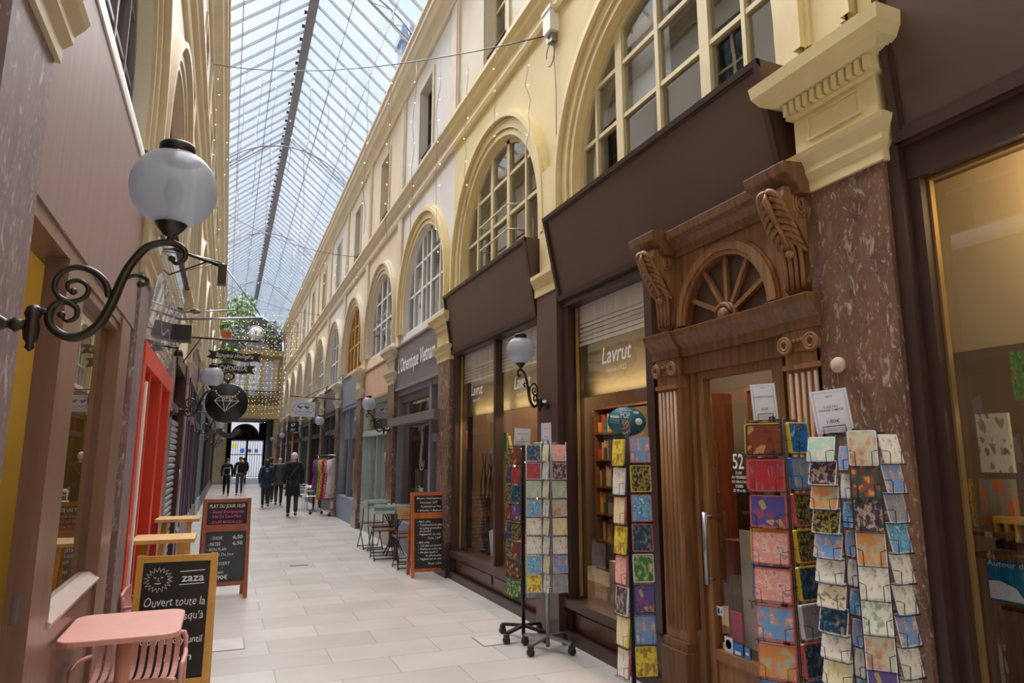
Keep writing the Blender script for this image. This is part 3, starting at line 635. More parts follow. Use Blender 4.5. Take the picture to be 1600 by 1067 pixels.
t0 = shopfront('R', 4.42, 5.88, [(5.78, 5.93, -.1, .07, 0, 3.2), (4.36, 4.46, -.1, .07, 0, 3.2), (4.3, 5.9, -.1, .08, 3.12, 3.2), (4.3, 5.9, -.1, .11, .30, .37), (4.3, 5.9, -.1, .11, 0, .09)],
    CGLASS, BROWND, 'single tall brown shop window lettered Lavrut, next to the carved door', glass_z=(.36, 3.14))
wpanel(t0, 'R', 4.46, 5.78, .09, .30, .03, PANELW); blind(t0, 4.46, 5.78, 2.72, 3.14)
m = MB(TW('R', 5.32, 2.49, -.035)); text(m, 'Lavrut', 0, 0, .15, .50, .25, .01); text(m, 'depuis 1922', .07, -.085, .045, .34, .1); m.build('lettering', CHW, t0)
m = MB(WM('R')); m.box(5.74, 5.755, -.03, 0, .4, 3.1); m.build('brass_strip', GOLD, t0)
tm = shopfront('R', -.6, 2.24, [(2.16, 2.235, -.1, .10, 0, 3.3), (2.10, 2.16, -.04, .05, 0, 3.2), (-.6, 2.235, -.1, .06, 3.0, 3.3), (-.6, 2.2, -.1, .11, .30, .37), (-.6, 2.2, -.1, .11, 0, .09)],
    CGLASS, BROWND, 'large brown framed shop window lit warm from inside, beyond the marble pillar and card racks', glass_z=(.36, 3.02))
wpanel(tm, 'R', -.6, 2.12, .09, .30, .03, PANELW)
m = MB(WM('R')); m.box(2.086, 2.099, -.03, 0, .37, 3.0); m.box(-.6, 2.1, -.03, 0, 2.985, 3.0); m.build('brass_strip', GOLD, tm)
# ---- carved wooden doorway
D0 = .10; c = 3.48
dw = thing('door_surround', 'carved oak door surround with fan panel, scroll brackets and fluted pilasters', 'door surround', (XR - D0, c, 0)); M = WM('R')
for s, a in ((1, 4.10), (-1, 2.83)):
    m = MB(M); m.box(a - .125, a + .125, 0, D0 + .03, .42, 2.33)
    for q in range(5): x = a - .09 + q * .045; m.tube([(x, D0 + .028, .50), (x, D0 + .028, 2.12)], .016, 6)
    m.build('fluted_pilaster', DOORW, dw)
    m = MB(M); m.box(a - .145, a + .145, 0, D0 + .07, 0, .36); m.box(a - .135, a + .135, 0, D0 + .05, .36, .42); m.box(a - .155, a + .155, 0, D0 + .08, 0, .1); m.build('pilaster_base', DOORW2, dw)
    m = MB(M); m.box(a - .135, a + .135, 0, D0 + .045, 2.14, 2.17); m.box(a - .13, a + .13, 0, D0 + .04, 2.24, 2.36)
    for e in (-1, 1):
        for r in (.045, .028): m.tube([(a + e * .095 + r * cos(b), D0 + .06, 2.28 + r * sin(b)) for b in [q * pi / 6 for q in range(12)]], .011, 6, True)
        m.lathe([(.045, D0 - .02), (.045, D0 + .055), (.001, D0 + .06)], (a + e * .095, 0, 2.28), 12, 'y')
    for q in range(5): m.ball((a - .06 + q * .03, D0 + .05, 2.30), .014, 6)
    m.build('pilaster_capital', DOORW, dw)
    # scroll bracket
    m = MB(M); P = [(.09, 2.58), (.13, 2.62), (.11, 2.72), (.12, 2.82), (.18, 2.92), (.25, 3.02), (.29, 3.10), (.28, 3.16), (.0, 3.18), (0, 2.56)]
    P = [(D0 - .10 + p[0], p[1]) for p in P]; m.prism(P, lambda p, t: (t, max(p[0], 0), p[1]), a - .10, a + .10)
    for q in range(4):
        x = a - .06 + q * .04; m.tube([(x, D0 - .08 + p[0], p[1]) for p in ((.12, 2.60), (.12, 2.72), (.13, 2.82), (.19, 2.92))], .014, 6)
    m.tube([(a, D0 - .09 + p[0], p[1]) for p in ((.13, 2.80), (.20, 2.92), (.27, 3.02), (.31, 3.10), (.30, 3.15))], [.012, .018, .02, .022, .012], 8)
    for q in range(8):      # acanthus leaf
        f = q / 7; z = 2.86 + .27 * f; d = D0 + .045 + .15 * f ** .8
        for e in (-1, 1): m.tube(smooth([(a, d + .01, z + .02), (a + e * .035, d + .025, z + .012), (a + e * (.07 + .015 * sin(f * 3)), d + .008, z - .02), (a + e * (.088 + .012 * sin(f * 3)), d - .02, z - .06)], 3), [.016, .018, .020, .020, .020, .018, .016, .014, .010, .005], 6)
    m.ball((a, D0 + .06, 2.80), .03, 8)
    for e in (-1, 1):
        for r, y in ((.062, .0), (.042, .004), (.022, .008)): m.tube([(a + e * (.10 + y), D0 + .07 + r * .8 * cos(b), 3.07 + r * 1.3 * sin(b)) for b in [q * pi / 8 for q in range(16)]], .010, 6, True)
    m.build('scroll_bracket', DOORW, dw)
m = MB(M)
def ent(a0, a1, prof): m.prism(prof, lambda p, t: (t, p[0], p[1]), a0, a1)
e1 = [(0, 2.36), (D0 + .02, 2.36), (D0 + .02, 2.42), (D0 + .05, 2.45), (D0 + .09, 2.50), (D0 + .10, 2.54), (0, 2.56)]
ent(2.68, 4.25, e1)
for a in (2.83, 4.10): ent(a - .16, a + .16, [(p[0] + .03 if p[0] else 0, p[1]) for p in e1])
e2 = [(0, 3.10), (D0 + .02, 3.10), (D0 + .04, 3.15), (D0 + .08, 3.19), (D0 + .12, 3.21), (D0 + .13, 3.27), (0, 3.30)]
ent(2.70, 4.24, e2)
for a in (2.83, 4.10): ent(a - .16, a + .16, [(p[0] + .10 if p[0] else 0, p[1] + .01) for p in e2])
m.build('entablature', DOORW2, dw, bevel=.004)
m = MB(M)   # spandrel board with a half-round opening
zc, rr = 2.58, .40; A = arc(c, zc, rr, 0, 180, 24)
for p, q in zip(A, A[1:]):
    m.poly([(p[0], D0, p[1]), (q[0], D0, q[1]), (q[0], D0, 3.12), (p[0], D0, 3.12)]); m.poly([(p[0], D0, p[1]), (q[0], D0, q[1]), (q[0], D0 - .06, q[1]), (p[0], D0 - .06, p[1])])
for s in (-1, 1): m.poly([(c + s * rr, D0, 2.5), (c + s * .56, D0, 2.5), (c + s * .56, D0, 3.12), (c + s * rr, D0, 3.12)])
for r0, r1, d in ((rr, rr + .03, .02), (rr + .03, rr + .085, .032), (rr + .085, rr + .10, .015)):
    A = arc(c, zc, r1, 0, 180, 24); B = arc(c, zc, r0, 0, 180, 24)
    for i in range(24):
        m.poly([(A[i][0], D0 + d, A[i][1]), (A[i + 1][0], D0 + d, A[i + 1][1]), (B[i + 1][0], D0 + d, B[i + 1][1]), (B[i][0], D0 + d, B[i][1])]); m.poly([(A[i][0], D0, A[i][1]), (A[i + 1][0], D0, A[i + 1][1]), (A[i + 1][0], D0 + d, A[i + 1][1]), (A[i][0], D0 + d, A[i][1])])
        m.poly([(B[i][0], D0 - .05, B[i][1]), (B[i + 1][0], D0 - .05, B[i + 1][1]), (B[i + 1][0], D0 + d, B[i + 1][1]), (B[i][0], D0 + d, B[i][1])])
m.build('spandrel', DOORW, dw)
m = MB(M); m.prism(arc(c, zc, rr, 0, 180, 24), lambda p, t: (p[0], t, p[1]), D0 - .08, D0 - .05); m.build('fan_panel', BROWNP, dw)
for a in (22, 50, 78, 104, 132, 158)[0:6]:
    if a == 78: continue
for a in (26, 58, 90, 122, 154):
    m = MB(M); m.bar((c + .08 * cos(R(a)), D0 - .03, zc + .08 * sin(R(a))), (c + rr * cos(R(a)), D0 - .03, zc + rr * sin(R(a))), .03, .03); m.build('fan_spoke', DOORW, dw)
m = MB(M); m.lathe([(.001, D0 + .03), (.04, D0 + .03), (.05, D0 + .01), (.085, D0), (.09, D0 - .04)], (c, 0, zc), 20, 'y'); m.tube([(c + .07 * cos(b), D0 + .012, zc + .07 * sin(b)) for b in [q * pi / 8 for q in range(9)]], .016, 6); m.build('fan_hub', DOORW, dw)
m = MB(M)   # door frame and side lights
for b in ((3.86, 3.90, 0, 2.36), (3.03, 3.09, 0, 2.36), (2.95, 2.98, 0, 2.36)): m.box(b[0], b[1], -.04, D0 - .02, b[2], b[3])
for a0, a1 in ((3.90, 3.98), (2.95, 3.05)): m.box(a0, a1, -.04, D0 - .03, 0, .5); m.box(a0, a1, -.04, D0 - .03, 2.26, 2.36)
m.box(2.66, 4.30, -.05, D0 - .01, 2.24, 2.37); m.box(2.66, 2.98, -.05, .02, 0, 2.3); m.box(3.98, 4.36, -.05, .02, 0, 2.3); m.build('door_frame', DOORW2, dw)
m = MB(M); m.poly([(3.90, 0, .5), (3.98, 0, .5), (3.98, 0, 2.28), (3.90, 0, 2.28)]); m.poly([(2.98, 0, .5), (3.04, 0, .5), (3.04, 0, 2.28), (2.98, 0, 2.28)]); m.build('side_light', CGLASS, dw)
dr = thing('door_1', None, None, SIDE['R'] @ Vector((c, 0, 0)), kind='structure')
m = MB(M); m.box(3.80, 3.86, -.01, .05, .02, 2.28); m.box(3.09, 3.15, -.01, .05, .02, 2.28); m.box(3.09, 3.86, -.01, .05, 2.19, 2.28); m.box(3.09, 3.86, -.01, .05, .02, .14); m.box(3.09, 3.86, -.01, .05, .36, .42); m.box(3.15, 3.80, 0, .035, .14, .36); m.build('door_leaf', DOORW, dr)
m = MB(M); m.poly([(3.15, .02, .42), (3.80, .02, .42), (3.80, .02, 2.19), (3.15, .02, 2.19)]); m.build('door_glass', CGLASS, dr)
m = MB(M); m.tube([(3.79, .10, .83), (3.79, .10, 1.29)], .017, 10)
for z in (.86, 1.26): m.tube([(3.79, .04, z), (3.79, .10, z)], .012, 8)
m.build('door_handle', STEEL, dr)
m = MB(TW('R', 3.52, 1.58, .026)); text(m, '52', 0, 0, .095, .1, 0, .01, True)
for q, (s, w) in enumerate((('DU LUNDI', .06), ('AU VENDREDI', .13), ('DE 10H A 19H', .13), ('LE SAMEDI', .07), ('DE 10H A 18H', .11))): text(m, s, 0, -.035 - q * .028, .018, w, 0, .01, True)
m.build('door_number', CHW, dr)
for q, (a, z, w, h, mt, s) in enumerate([(3.77, .66, .06, .055, PAPER, 'G4'), (3.70, .46, .075, .11, PAPER, ''), (3.615, .44, .09, .11, mat('blue_sticker', rgb(40, 110, 180)), 'AMEX'[:0]), (3.53, .455, .045, .07, mat('blue_sticker2', rgb(70, 130, 190)), '')]):
    m = MB(M); m.box(a - w / 2, a + w / 2, .024, .027, z - h / 2, z + h / 2); o = m.build('sticker', mt, dr)
    m = MB(TW('R', a, z, .0285))
    if q == 1: m.lathe([(.001, 0), (.028, 0)], (0, .012, 0), 20)
    elif q == 0: m.poly([(-.02, -.018, 0), (0, -.018, 0), (0, .018, 0), (-.02, .018, 0)]); text(m, '4', .005, -.015, .03)
    else: m.poly([(-.3 * w, -.1 * h, 0), (.3 * w, -.1 * h, 0), (.3 * w, .1 * h, 0), (-.3 * w, .1 * h, 0)])
    m.build('sticker_print', PAPER if q > 1 else mat('sticker_blue', rgb(40, 70, 140)), dr)
# poster and pink sheet inside the door
ps = thing('door_poster', 'pale poster lettered Tradition standing behind the glass of the carved door', 'poster', (3.2, 3.45, .5)); m = MB(WM('R')); m.box(3.2, 3.68, -.10, -.09, .45, 1.18); m.build('sheet', mat('poster_grey', rgb(158, 150, 142), .6), ps)
m = MB(TW('R', 3.62, .70, -.085)); text(m, 'Tradition', 0, 0, .05, .36); m.poly([(.10, .18, 0), (.30, .18, 0), (.30, .40, 0), (.10, .40, 0)]); m.build('print', mat('poster_dark', rgb(50, 44, 42)), ps)
m = MB(TW('R', 3.62, .70, -.084)); stroke(m, [(.15, .33), (.2, .37), (.24, .33), (.18, .24)], .025); m.build('numeral', mat('poster_grey', rgb(158, 150, 142), .6), ps)
m = MB(WM('R')); m.box(3.66, 3.76, -.06, -.05, .48, .66); tag(m.build('pink_card', mat('magenta', rgb(190, 40, 100), .5)), 'magenta card inside the carved door above the stickers', 'card')
# ---- interiors: window boards, shelves, display decks
def goods(label, cat, name, build, M, mt, group=None): m = MB(M); build(m); return tag(m.build(name, mt), label, cat, group)
for a0, a1, nm, z0 in ((4.3, 9.58, 'near', 2.25), (-.6, 2.42, 'big', 2.2)):
    dd = .22 if nm == 'near' else .46  # big is a bulkhead; near board stands in for film and reflections
    m = MB(WM('R')); m.box(a0, a1, -dd - .04, -dd, z0, 3.2); m.box(a0, a1, -.52, -.1, 3.2, 3.3)
    struct(m.build('ceiling_drop', BEIGE))
    m = MB(WM('R')); m.box(a0, a1, -.60, -.12, .30, .36); struct(m.build('trim_deck', SHELFW))
def bookcase(a0, a1, d, label):
    t = thing('bookcase', label, 'bookcase', SIDE['R'] @ Vector(((a0 + a1) / 2, d, 0)), 'bookcases inside the brown shop'); M = WM('R')
    m = MB(M); m.box(a0, a1, d - .3, d - .28, 0, 2.4)
    for z in (0, .4, .8, 1.2, 1.6, 2.0, 2.38): m.box(a0, a1, d - .3, d, z, z + .03)
    q = a0
    while q <= a1 + .01: m.box(q - .015, q + .015, d - .3, d, 0, 2.4); q += (a1 - a0) / 3
    m.build('carcass', SHELFW, t)
    m = MB(M); random.seed(int(a0 * 10) + 5)
    for z in (.43, .83, 1.23, 1.63, 2.03):
        x = a0 + .04
        while x < a1 - .06:
            w = random.uniform(.02, .09); h = random.uniform(.15, .31); m.i = random.randrange(6)
            if random.random() < .85: m.box(x, x + w, d - .26, d - .04 - random.random() * .06, z, z + h)
            x += w + .003
    o = m.build('books', [mat('bk%d' % i, c_, .5) for i, c_ in enumerate([rgb(150, 60, 44), rgb(180, 160, 120), rgb(60, 90, 110), rgb(120, 120, 110), rgb(190, 140, 60), rgb(70, 60, 64)])], t); o['kind'] = 'stuff'
bookcase(6.5, 9.3, -2.2, 'full brown bookcase deep inside the two paned brown shop'); bookcase(4.5, 5.9, -2.2, 'narrower brown bookcase deep behind the single Lavrut window'); bookcase(-.5, 2.3, -2.0, 'brown bookcase deep behind the large warm lit window')
lt = mat('lit_tube', rgb(255, 236, 190)); 
m = MB(WM('R')); m.box(2.7, 3.7, -1.5, -1.42, 2.98, 3.02); o = m.build('tube_lamp', emis('tube_glow', rgb(255, 226, 170), 5)); tag(o, 'glowing tube lamp on the ceiling inside the carved door', 'lamp')
M = WM('R')
def pbox(a, z, w, h, mt, label, cat='poster', name='display_poster', d=-.30, t=.02, tilt=0, group=None):
    t_ = Matrix.Translation(SIDE['R'] @ Vector((a, d, z)));
    m = MB(t_ @ Matrix.Rotation(R(tilt), 4, 'X')); m.box(0, t, -w / 2, w / 2, -h / 2, h / 2); return tag(m.build(name, mt), label, cat, group)
def artmat(name, cols, style=0, seed=0, sc=5.):
    """printed picture: patches of flat colour in the object's own coordinates"""
    m = bpy.data.materials.new(name); m.use_nodes = True; t = m.node_tree; b = t.nodes['Principled BSDF']; b.inputs['Roughness'].default_value = .35
    tc = N(t, 'ShaderNodeTexCoord'); mp = N(t, 'ShaderNodeMapping'); mp.inputs['Location'].default_value = (seed * 1.7, seed * .9, seed * 2.3)
    mp.inputs['Scale'].default_value = (1, 1, 1) if style != 2 else (3, 3, .4); t.links.new(tc.outputs['Generated'], mp.inputs[0])
    if style == 1: nz = N(t, 'ShaderNodeTexVoronoi', Scale=sc); o = nz.outputs['Color']
    else: nz = N(t, 'ShaderNodeTexNoise', Scale=sc * 1.2, Detail=4.0); o = nz.outputs['Fac']
    t.links.new(mp.outputs[0], nz.inputs['Vector']); r = N(t, 'ShaderNodeValToRGB'); r.color_ramp.interpolation = 'EASE' if style == 0 else 'CONSTANT'
    e = r.color_ramp.elements; n_ = len(cols); e[0].position = 0; e[0].color = cols[0]; e[1].position = .46 if style != 1 else .5; e[1].color = cols[1]
    for k, c_ in enumerate(cols[2:]): x = e.new((.585 if style != 1 else .66) + k * .06); x.color = c_
    t.links.new(o, r.inputs['Fac']); mx = N(t, 'ShaderNodeMix', data_type='RGBA'); mx.inputs[0].default_value = .35; mx.inputs[7].default_value = cols[0]; t.links.new(r.outputs['Color'], mx.inputs[6]); t.links.new(mx.outputs[2], b.inputs['Base Color']); return m
AM = {k: artmat('art_' + k, v[0], v[1], i, v[2]) for i, (k, v) in enumerate({
    'green_map': ([rgb(44, 110, 80), rgb(90, 150, 80), rgb(180, 170, 90), rgb(60, 120, 130)], 0, 6.), 'sheet': ([rgb(226, 214, 190), rgb(226, 214, 190), rgb(150, 90, 60), rgb(60, 60, 60)], 1, 9.),
    'game': ([rgb(60, 120, 70), rgb(180, 60, 50), rgb(210, 180, 60), rgb(50, 60, 110)], 0, 5.), 'orange_map': ([rgb(214, 160, 90), rgb(80, 140, 150), rgb(200, 90, 60)], 0, 3.),
    'pinkg': ([rgb(226, 158, 150), rgb(226, 158, 150), rgb(240, 210, 200), rgb(120, 130, 150)], 0, 5.), 'city': ([rgb(112, 158, 210), rgb(112, 158, 210), rgb(220, 150, 90), rgb(240, 220, 180)], 0, 4.),
    'red': ([rgb(172, 54, 58), rgb(172, 54, 58), rgb(80, 120, 150), rgb(220, 120, 90)], 2, 4.), 'blueyel': ([rgb(30, 120, 196), rgb(30, 120, 196), rgb(40, 40, 60), rgb(190, 200, 220)], 0, 3.),
    'dark': ([rgb(36, 40, 50), rgb(36, 40, 50), rgb(196, 180, 60), rgb(150, 50, 50)], 0, 6.), 'white': ([rgb(226, 222, 212), rgb(226, 222, 212), rgb(190, 180, 170), rgb(110, 110, 120)], 0, 5.),
    'mint': ([rgb(158, 192, 172), rgb(158, 192, 172), rgb(226, 190, 176)], 0, 3.), 'floral': ([rgb(54, 44, 60), rgb(54, 44, 60), rgb(220, 190, 180), rgb(160, 120, 80)], 0, 5.),
    'autumn': ([rgb(206, 140, 80), rgb(206, 140, 80), rgb(150, 190, 180), rgb(230, 180, 90)], 0, 2.5), 'navy': ([rgb(26, 56, 84), rgb(26, 56, 84), rgb(70, 130, 150), rgb(190, 140, 90)], 0, 5.),
    'garden': ([rgb(226, 226, 218), rgb(226, 226, 218), rgb(106, 150, 90), rgb(70, 100, 60)], 0, 4.), 'tea': ([rgb(52, 76, 66), rgb(52, 76, 66), rgb(190, 60, 50), rgb(230, 190, 80)], 0, 3.5),
    'yellow': ([rgb(228, 206, 70), rgb(228, 206, 70), rgb(40, 40, 50), rgb(190, 60, 60)], 0, 5.), 'sea': ([rgb(120, 180, 214), rgb(120, 180, 214), rgb(30, 100, 170), rgb(235, 235, 235)], 0, 3.),
    'violet': ([rgb(90, 80, 150), rgb(90, 80, 150), rgb(170, 80, 90), rgb(210, 180, 70)], 1, 5.), 'brick': ([rgb(120, 60, 40), rgb(120, 60, 40), rgb(200, 150, 100), rgb(70, 50, 40)], 1, 5.),
    'beach': ([rgb(228, 216, 180), rgb(228, 216, 180), rgb(210, 180, 80)], 2, 3.), 'grey': ([rgb(150, 150, 158), rgb(150, 150, 158), rgb(96, 96, 106), rgb(200, 200, 206)], 2, 5.),
    'greenf': ([rgb(64, 120, 70), rgb(64, 120, 70), rgb(180, 190, 120), rgb(230, 230, 220)], 0, 4.), 'fox': ([rgb(190, 190, 170), rgb(190, 190, 170), rgb(206, 110, 60), rgb(100, 110, 90)], 0, 3.)}.items())}
pbox(2.36 - .42, 2.03, .15, .23, AM['green_map'], 'green illustrated map hanging high inside the warm lit window', name='map_sheet', d=-.32)
pbox(2.15 - .02, 1.72, .15, .28, AM['sheet'], 'cream sticker sheet with small drawings standing inside the warm lit window', name='sticker_sheet', d=-.32)
pbox(2.36, 1.43, .17, .23, AM['game'], 'green and red game box inside the warm lit window beside the orange one', 'box', 'game_box', d=-.32, t=.04)
pbox(2.15, 1.44, .15, .22, AM['orange_map'], 'orange and teal picture box inside the warm lit window', 'box', 'picture_box', d=-.32, t=.04)
bb = pbox(2.10, 1.09, .24, .20, mat('blue_box', rgb(20, 122, 160), .4), 'blue boxed game with white corner, low in the warm lit window', 'box', 'boxed_game', d=-.30, t=.05)
m = MB(TW('R', 2.21, 1.15, -.29)); text(m, 'Autour des', 0, 0, .024, .2, 0, .01); m.prism([(0, -.15), (.16, -.15), (.12, -.09), (.05, -.065), (0, -.07)], lambda p, s: (p[0], p[1], s), 0, .001); m.build('box_print', PAPER, bb)
tr = thing('toy_tramway', 'small red and yellow wooden toy tram above the blue boxed game', 'toy', (XR + .32, 2.06, 1.30)); m = MB(M)
m.box(1.95, 2.14, -.36, -.26, 1.235, 1.27); m.build('base', MAROON, tr); m = MB(M)
for q in range(5): m.box(1.955 + q * .044, 1.965 + q * .044, -.35, -.27, 1.27, 1.36)
m.box(1.95, 2.14, -.36, -.26, 1.35, 1.38); m.build('body', YELW, tr)
m = MB(M); m.box(-.5, 2.2, -.5, -.2, 1.19, 1.215); m.box(-.5, 2.25, -.5, -.42, .93, .95); m.box(2.05, 2.4, -.5, -.2, 1.29, 1.31)
tag(m.build('display_shelf', SHELFW), 'brown display shelf behind the large warm lit window', 'shelf')
# window 1 goods
pbox(9.05, 2.02, .17, .24, mat('yellow_frame', rgb(206, 186, 84), .5), 'small yellow framed print hanging in the two paned window', 'picture', 'framed_print', d=-.4)
pbox(8.75, 1.80, .26, .38, AM['greenf'], 'green leafy picture hanging low behind the two paned window', 'picture', 'leafy_picture', d=-.45)
pbox(9.2, 1.62, .22, .34, AM['garden'], 'cream framed green picture near the marble pillar end of the window', 'picture', 'framed_picture', d=-.45)
pbox(7.35, 1.95, .42, .36, AM['beach'], 'cream hand lettered poster behind the two paned window above the card racks', 'poster', 'lettered_poster', d=-.45)
pbox(8.55, .55, .20, .33, PAPER, 'white lettered sheet leaning on the window deck', 'sheet', 'leaning_sheet', d=-.22, tilt=-14)
m = MB(M); m.prism([(8.9, .36), (8.35, .36), (8.55, 1.5), (8.75, 1.95), (8.85, 1.7)], lambda p, s: (p[0], s, p[1]), -.56, -.52); tag(m.build('wooden_house_shape', mat('pale_ply', rgb(206, 174, 116), .5)), 'tall pale wooden pointed shape standing in the two paned window', 'decoration')
random.seed(11)
for j, (a, h, l) in enumerate([(9.14, 1.35, 'dark twisted branch tree figure at the marble pillar end of the window'), (8.88, 1.1, 'shorter dark twisted branch figure in the two paned window')]):
    m = MB(M)
    for q in range(7):
        p = Vector((a + random.uniform(-.05, .05), -.35, .36)); P = [p.copy()]
        for s_ in range(7): p = p + Vector((random.uniform(-.045, .045), random.uniform(-.04, .04), h / 7)); p.x = min(p.x, 9.27); P.append(p.copy())
        m.tube(P, [.030 - .0036 * i for i in range(8)], 6)
    m.lathe([(.09, .36), (.07, .40), (.001, .42)], (a, -.35, 0), 12); tag(m.build('branch_figure', mat('dark_branch', rgb(56, 38, 34), .5)), l, 'decoration')
cols = [rgb(190, 50, 40), rgb(220, 190, 70), rgb(210, 210, 206), rgb(60, 80, 120), rgb(150, 150, 156), rgb(180, 130, 80)]
for q in range(14):
    a = 8.66 - (q % 7) * .115; z = .36 + (q // 7) * .22; cn = ['red', 'yellow', 'white', 'blue', 'grey', 'tan'][q % 6]
    m = MB(M); h = .10 + .03 * (q % 3); m.box(a - .04, a + .04, -.50 + .1 * (q % 2), -.42 + .1 * (q % 2), z, z + h)
    if q // 7: m.box(a - .07, a + .07, -.50, -.40, z - .02, z); m.box(a - .07, a - .06, -.5, -.4, .36, z)
    tag(m.build('gift_box', mat('gift%d' % (q % 6), cols[q % 6], .5)), 'small %s gift box, %s row, place %s from the pillar end of the window' % (cn, ('lower', 'upper')[q // 7], 'one two three four five six seven'.split()[q % 7]), 'box', 'small gift boxes in the window')
for q in range(10):
    x = 7.0 + .12 * q
# fairy lights in the window
fl = thing('window_fairy_lights', 'short string of warm fairy lights inside the window behind the card racks', 'string lights', (XR + .2, 7.3, 1.6)); m = MB(M); P = [(7.75 - .1 * q, -.2, 1.55 + .25 * sin(q * .9) - .02 * q) for q in range(12)]; m.tube(P, .003, 4); m.build('cable', BLACK, fl)
BULB = emis('warm_bulb', rgb(255, 206, 130), 6.)
m = MB(M)
for p in P:
    m.ball(p, .010, 5); m.ball((p[0] - .05, p[1], p[2] - .04), .009, 5)
o = m.build('bulbs', BULB, fl)
# window 0 goods
sm = mat('star_card', rgb(226, 210, 150), .5)
m = MB(M); m.prism([(4.62, 2.6), (4.50, 2.2), (4.78, 1.7), (4.62, 1.72), (4.47, 1.6), (4.44, 2.3)], lambda p, s: (p[0], s, p[1]), -.36, -.34); tag(m.build('paper_star', sm), 'large pale folded paper star hanging beside the carved door', 'decoration')
m = MB(M); m.prism([(4.72, 1.02), (4.66, 1.0), (4.50, 1.62), (4.56, 1.5)], lambda p, s: (p[0], s, p[1]), -.32, -.30); m.ball((4.60, -.29, 1.48), .032, 10); tag(m.build('paper_cone', sm), 'slim pale paper cone with a red ball in the Lavrut window', 'decoration')
m = MB(M); m.ball((4.62, -.33, 1.22), .05, 12); tag(m.build('bauble', PAPER), 'round white bauble below the paper cone', 'decoration')
pbox(5.35, 1.95, .36, .34, AM['beach'], 'cream poster behind the single Lavrut window', 'poster', 'cream_poster', d=-.45)
for q, (a, z0, h, w) in enumerate([(5.62, .36, .34, .2), (5.30, .36, .26, .22), (5.0, .36, .34, .2)]):
    m = MB(M); m.box(a - w / 2, a + w / 2, -.5, -.3, z0, z0 + h); m.tube([(a - .05, -.4, z0 + h), (a - .05, -.4, z0 + h + .06), (a + .05, -.4, z0 + h + .06), (a + .05, -.4, z0 + h)], .004, 5)
    tag(m.build('gift_bag', mat('kraft', rgb(200, 184, 156), .7)), ('pale gift bag nearest the lamp pilaster in the Lavrut window', 'short pale gift bag between two taller ones', 'tall pale gift bag nearest the carved door')[q], 'bag', 'gift bags on the window deck')
# hooded figure / mannequin inside the door
m = MB(M); m.box(3.55, 4.2, -.9, -.4, 0, 1.05); tag(m.build('shop_counter', SHELFW), 'dark wooden counter inside the carved door', 'counter')
# ---- Vietnamese restaurant
f2 = fascia('R', 9.98, 13.02, 2.92, 3.78, .09, .12, GREYP, mat('grey_trim', rgb(134, 128, 132), .45), 'grey signboard of the Vietnamese restaurant with white lettering')
m = MB(frame3((XR - .1285, 12.72, 3.24), (0, -1, 0), (.03 / .86, 0, 1))); text(m, "L'Othentique Vietnam", 0, 0, .27, 2.5, 0, .012); m.build('lettering', CHW, f2)
t = shopfront('R', 10.0, 13.0, [(9.98, 10.06, -.1, .05, 0, 2.9), (12.94, 13.02, -.1, .05, 0, 2.9), (10.60, 10.72, -.1, .06, 0, 2.9), (10, 13, -.1, .05, 2.82, 2.92), (10, 13, -.1, .05, .0, .5), (10.0, 10.7, -.08, .03, 1.9, 2.05)], DGLASS, mat('vn_paint', rgb(128, 130, 146), .45), 'grey blue restaurant front with open beam, beside the orange framed menu board', glass_z=(.5, 2.85), deep=.06)
m = MB(WM('R')); m.box(9.9, 13.06, 0, .22, 2.24, 2.38); m.box(10.72, 12.94, -.05, .0, 2.68, 2.85); m.build('beam', mat('vn_beam', rgb(112, 104, 106), .5), t)
m = MB(TW('R', 11.55, 1.5, -.055)); 
for o_ in (-.05, 0, .06): stroke(m, [(o_ + .0, 0), (o_ - .06, .2), (o_ + .02, .42), (o_ - .02, .6)], .016)
stroke(m, [(.16 * cos(q * .4) - .0, .1 + .16 * sin(q * .4)) for q in range(-8, 1)], .014); text(m, 'Tram', -.14, -.42, .09, .28, .2, .01); m.build('window_logo', CHW, t)
for q, x in enumerate((11.9, 11.35)):
    m = MB(M); m.box(x - .2, x + .2, -.10, -.09, .95, 1.45); tag(m.build('menu_sheet', mat('menu_pink', rgb(186, 170, 176), .6)), ('pinkish menu sheet in the restaurant window nearer the peach shop', 'pinkish menu sheet in the restaurant window nearer the orange board')[q], 'menu', 'menu sheets in the restaurant window')
for q in range(8):
    x = 12.7 - q * .24; m = MB(M); m.tube([(x, -.25 + .05 * (q % 2), 2.40), (x - .05, -.25, 2.78)], .035 if q != 4 else .06, 7); tag(m.build('bamboo_pole', mat('bam%d' % (q == 4), rgb(206, 178, 60) if q == 4 else rgb(140, 136, 100), .5)), 'bamboo pole in the restaurant transom, %s from the peach shop' % 'first second third fourth fifth sixth seventh eighth'.split()[q], 'pole', 'bamboo poles in the transom')
lamp('lantern_lamp', (3.9, 10.9, 2.0), 2.5, (1, .3, .1), .1)
m = MB(); m.ball((3.7, 10.9, 1.95), .13, 10, sz=1.2); tag(m.build('paper_lantern', emis('red_lantern', rgb(190, 60, 40), .8)), 'small red paper lantern inside the restaurant', 'lantern')
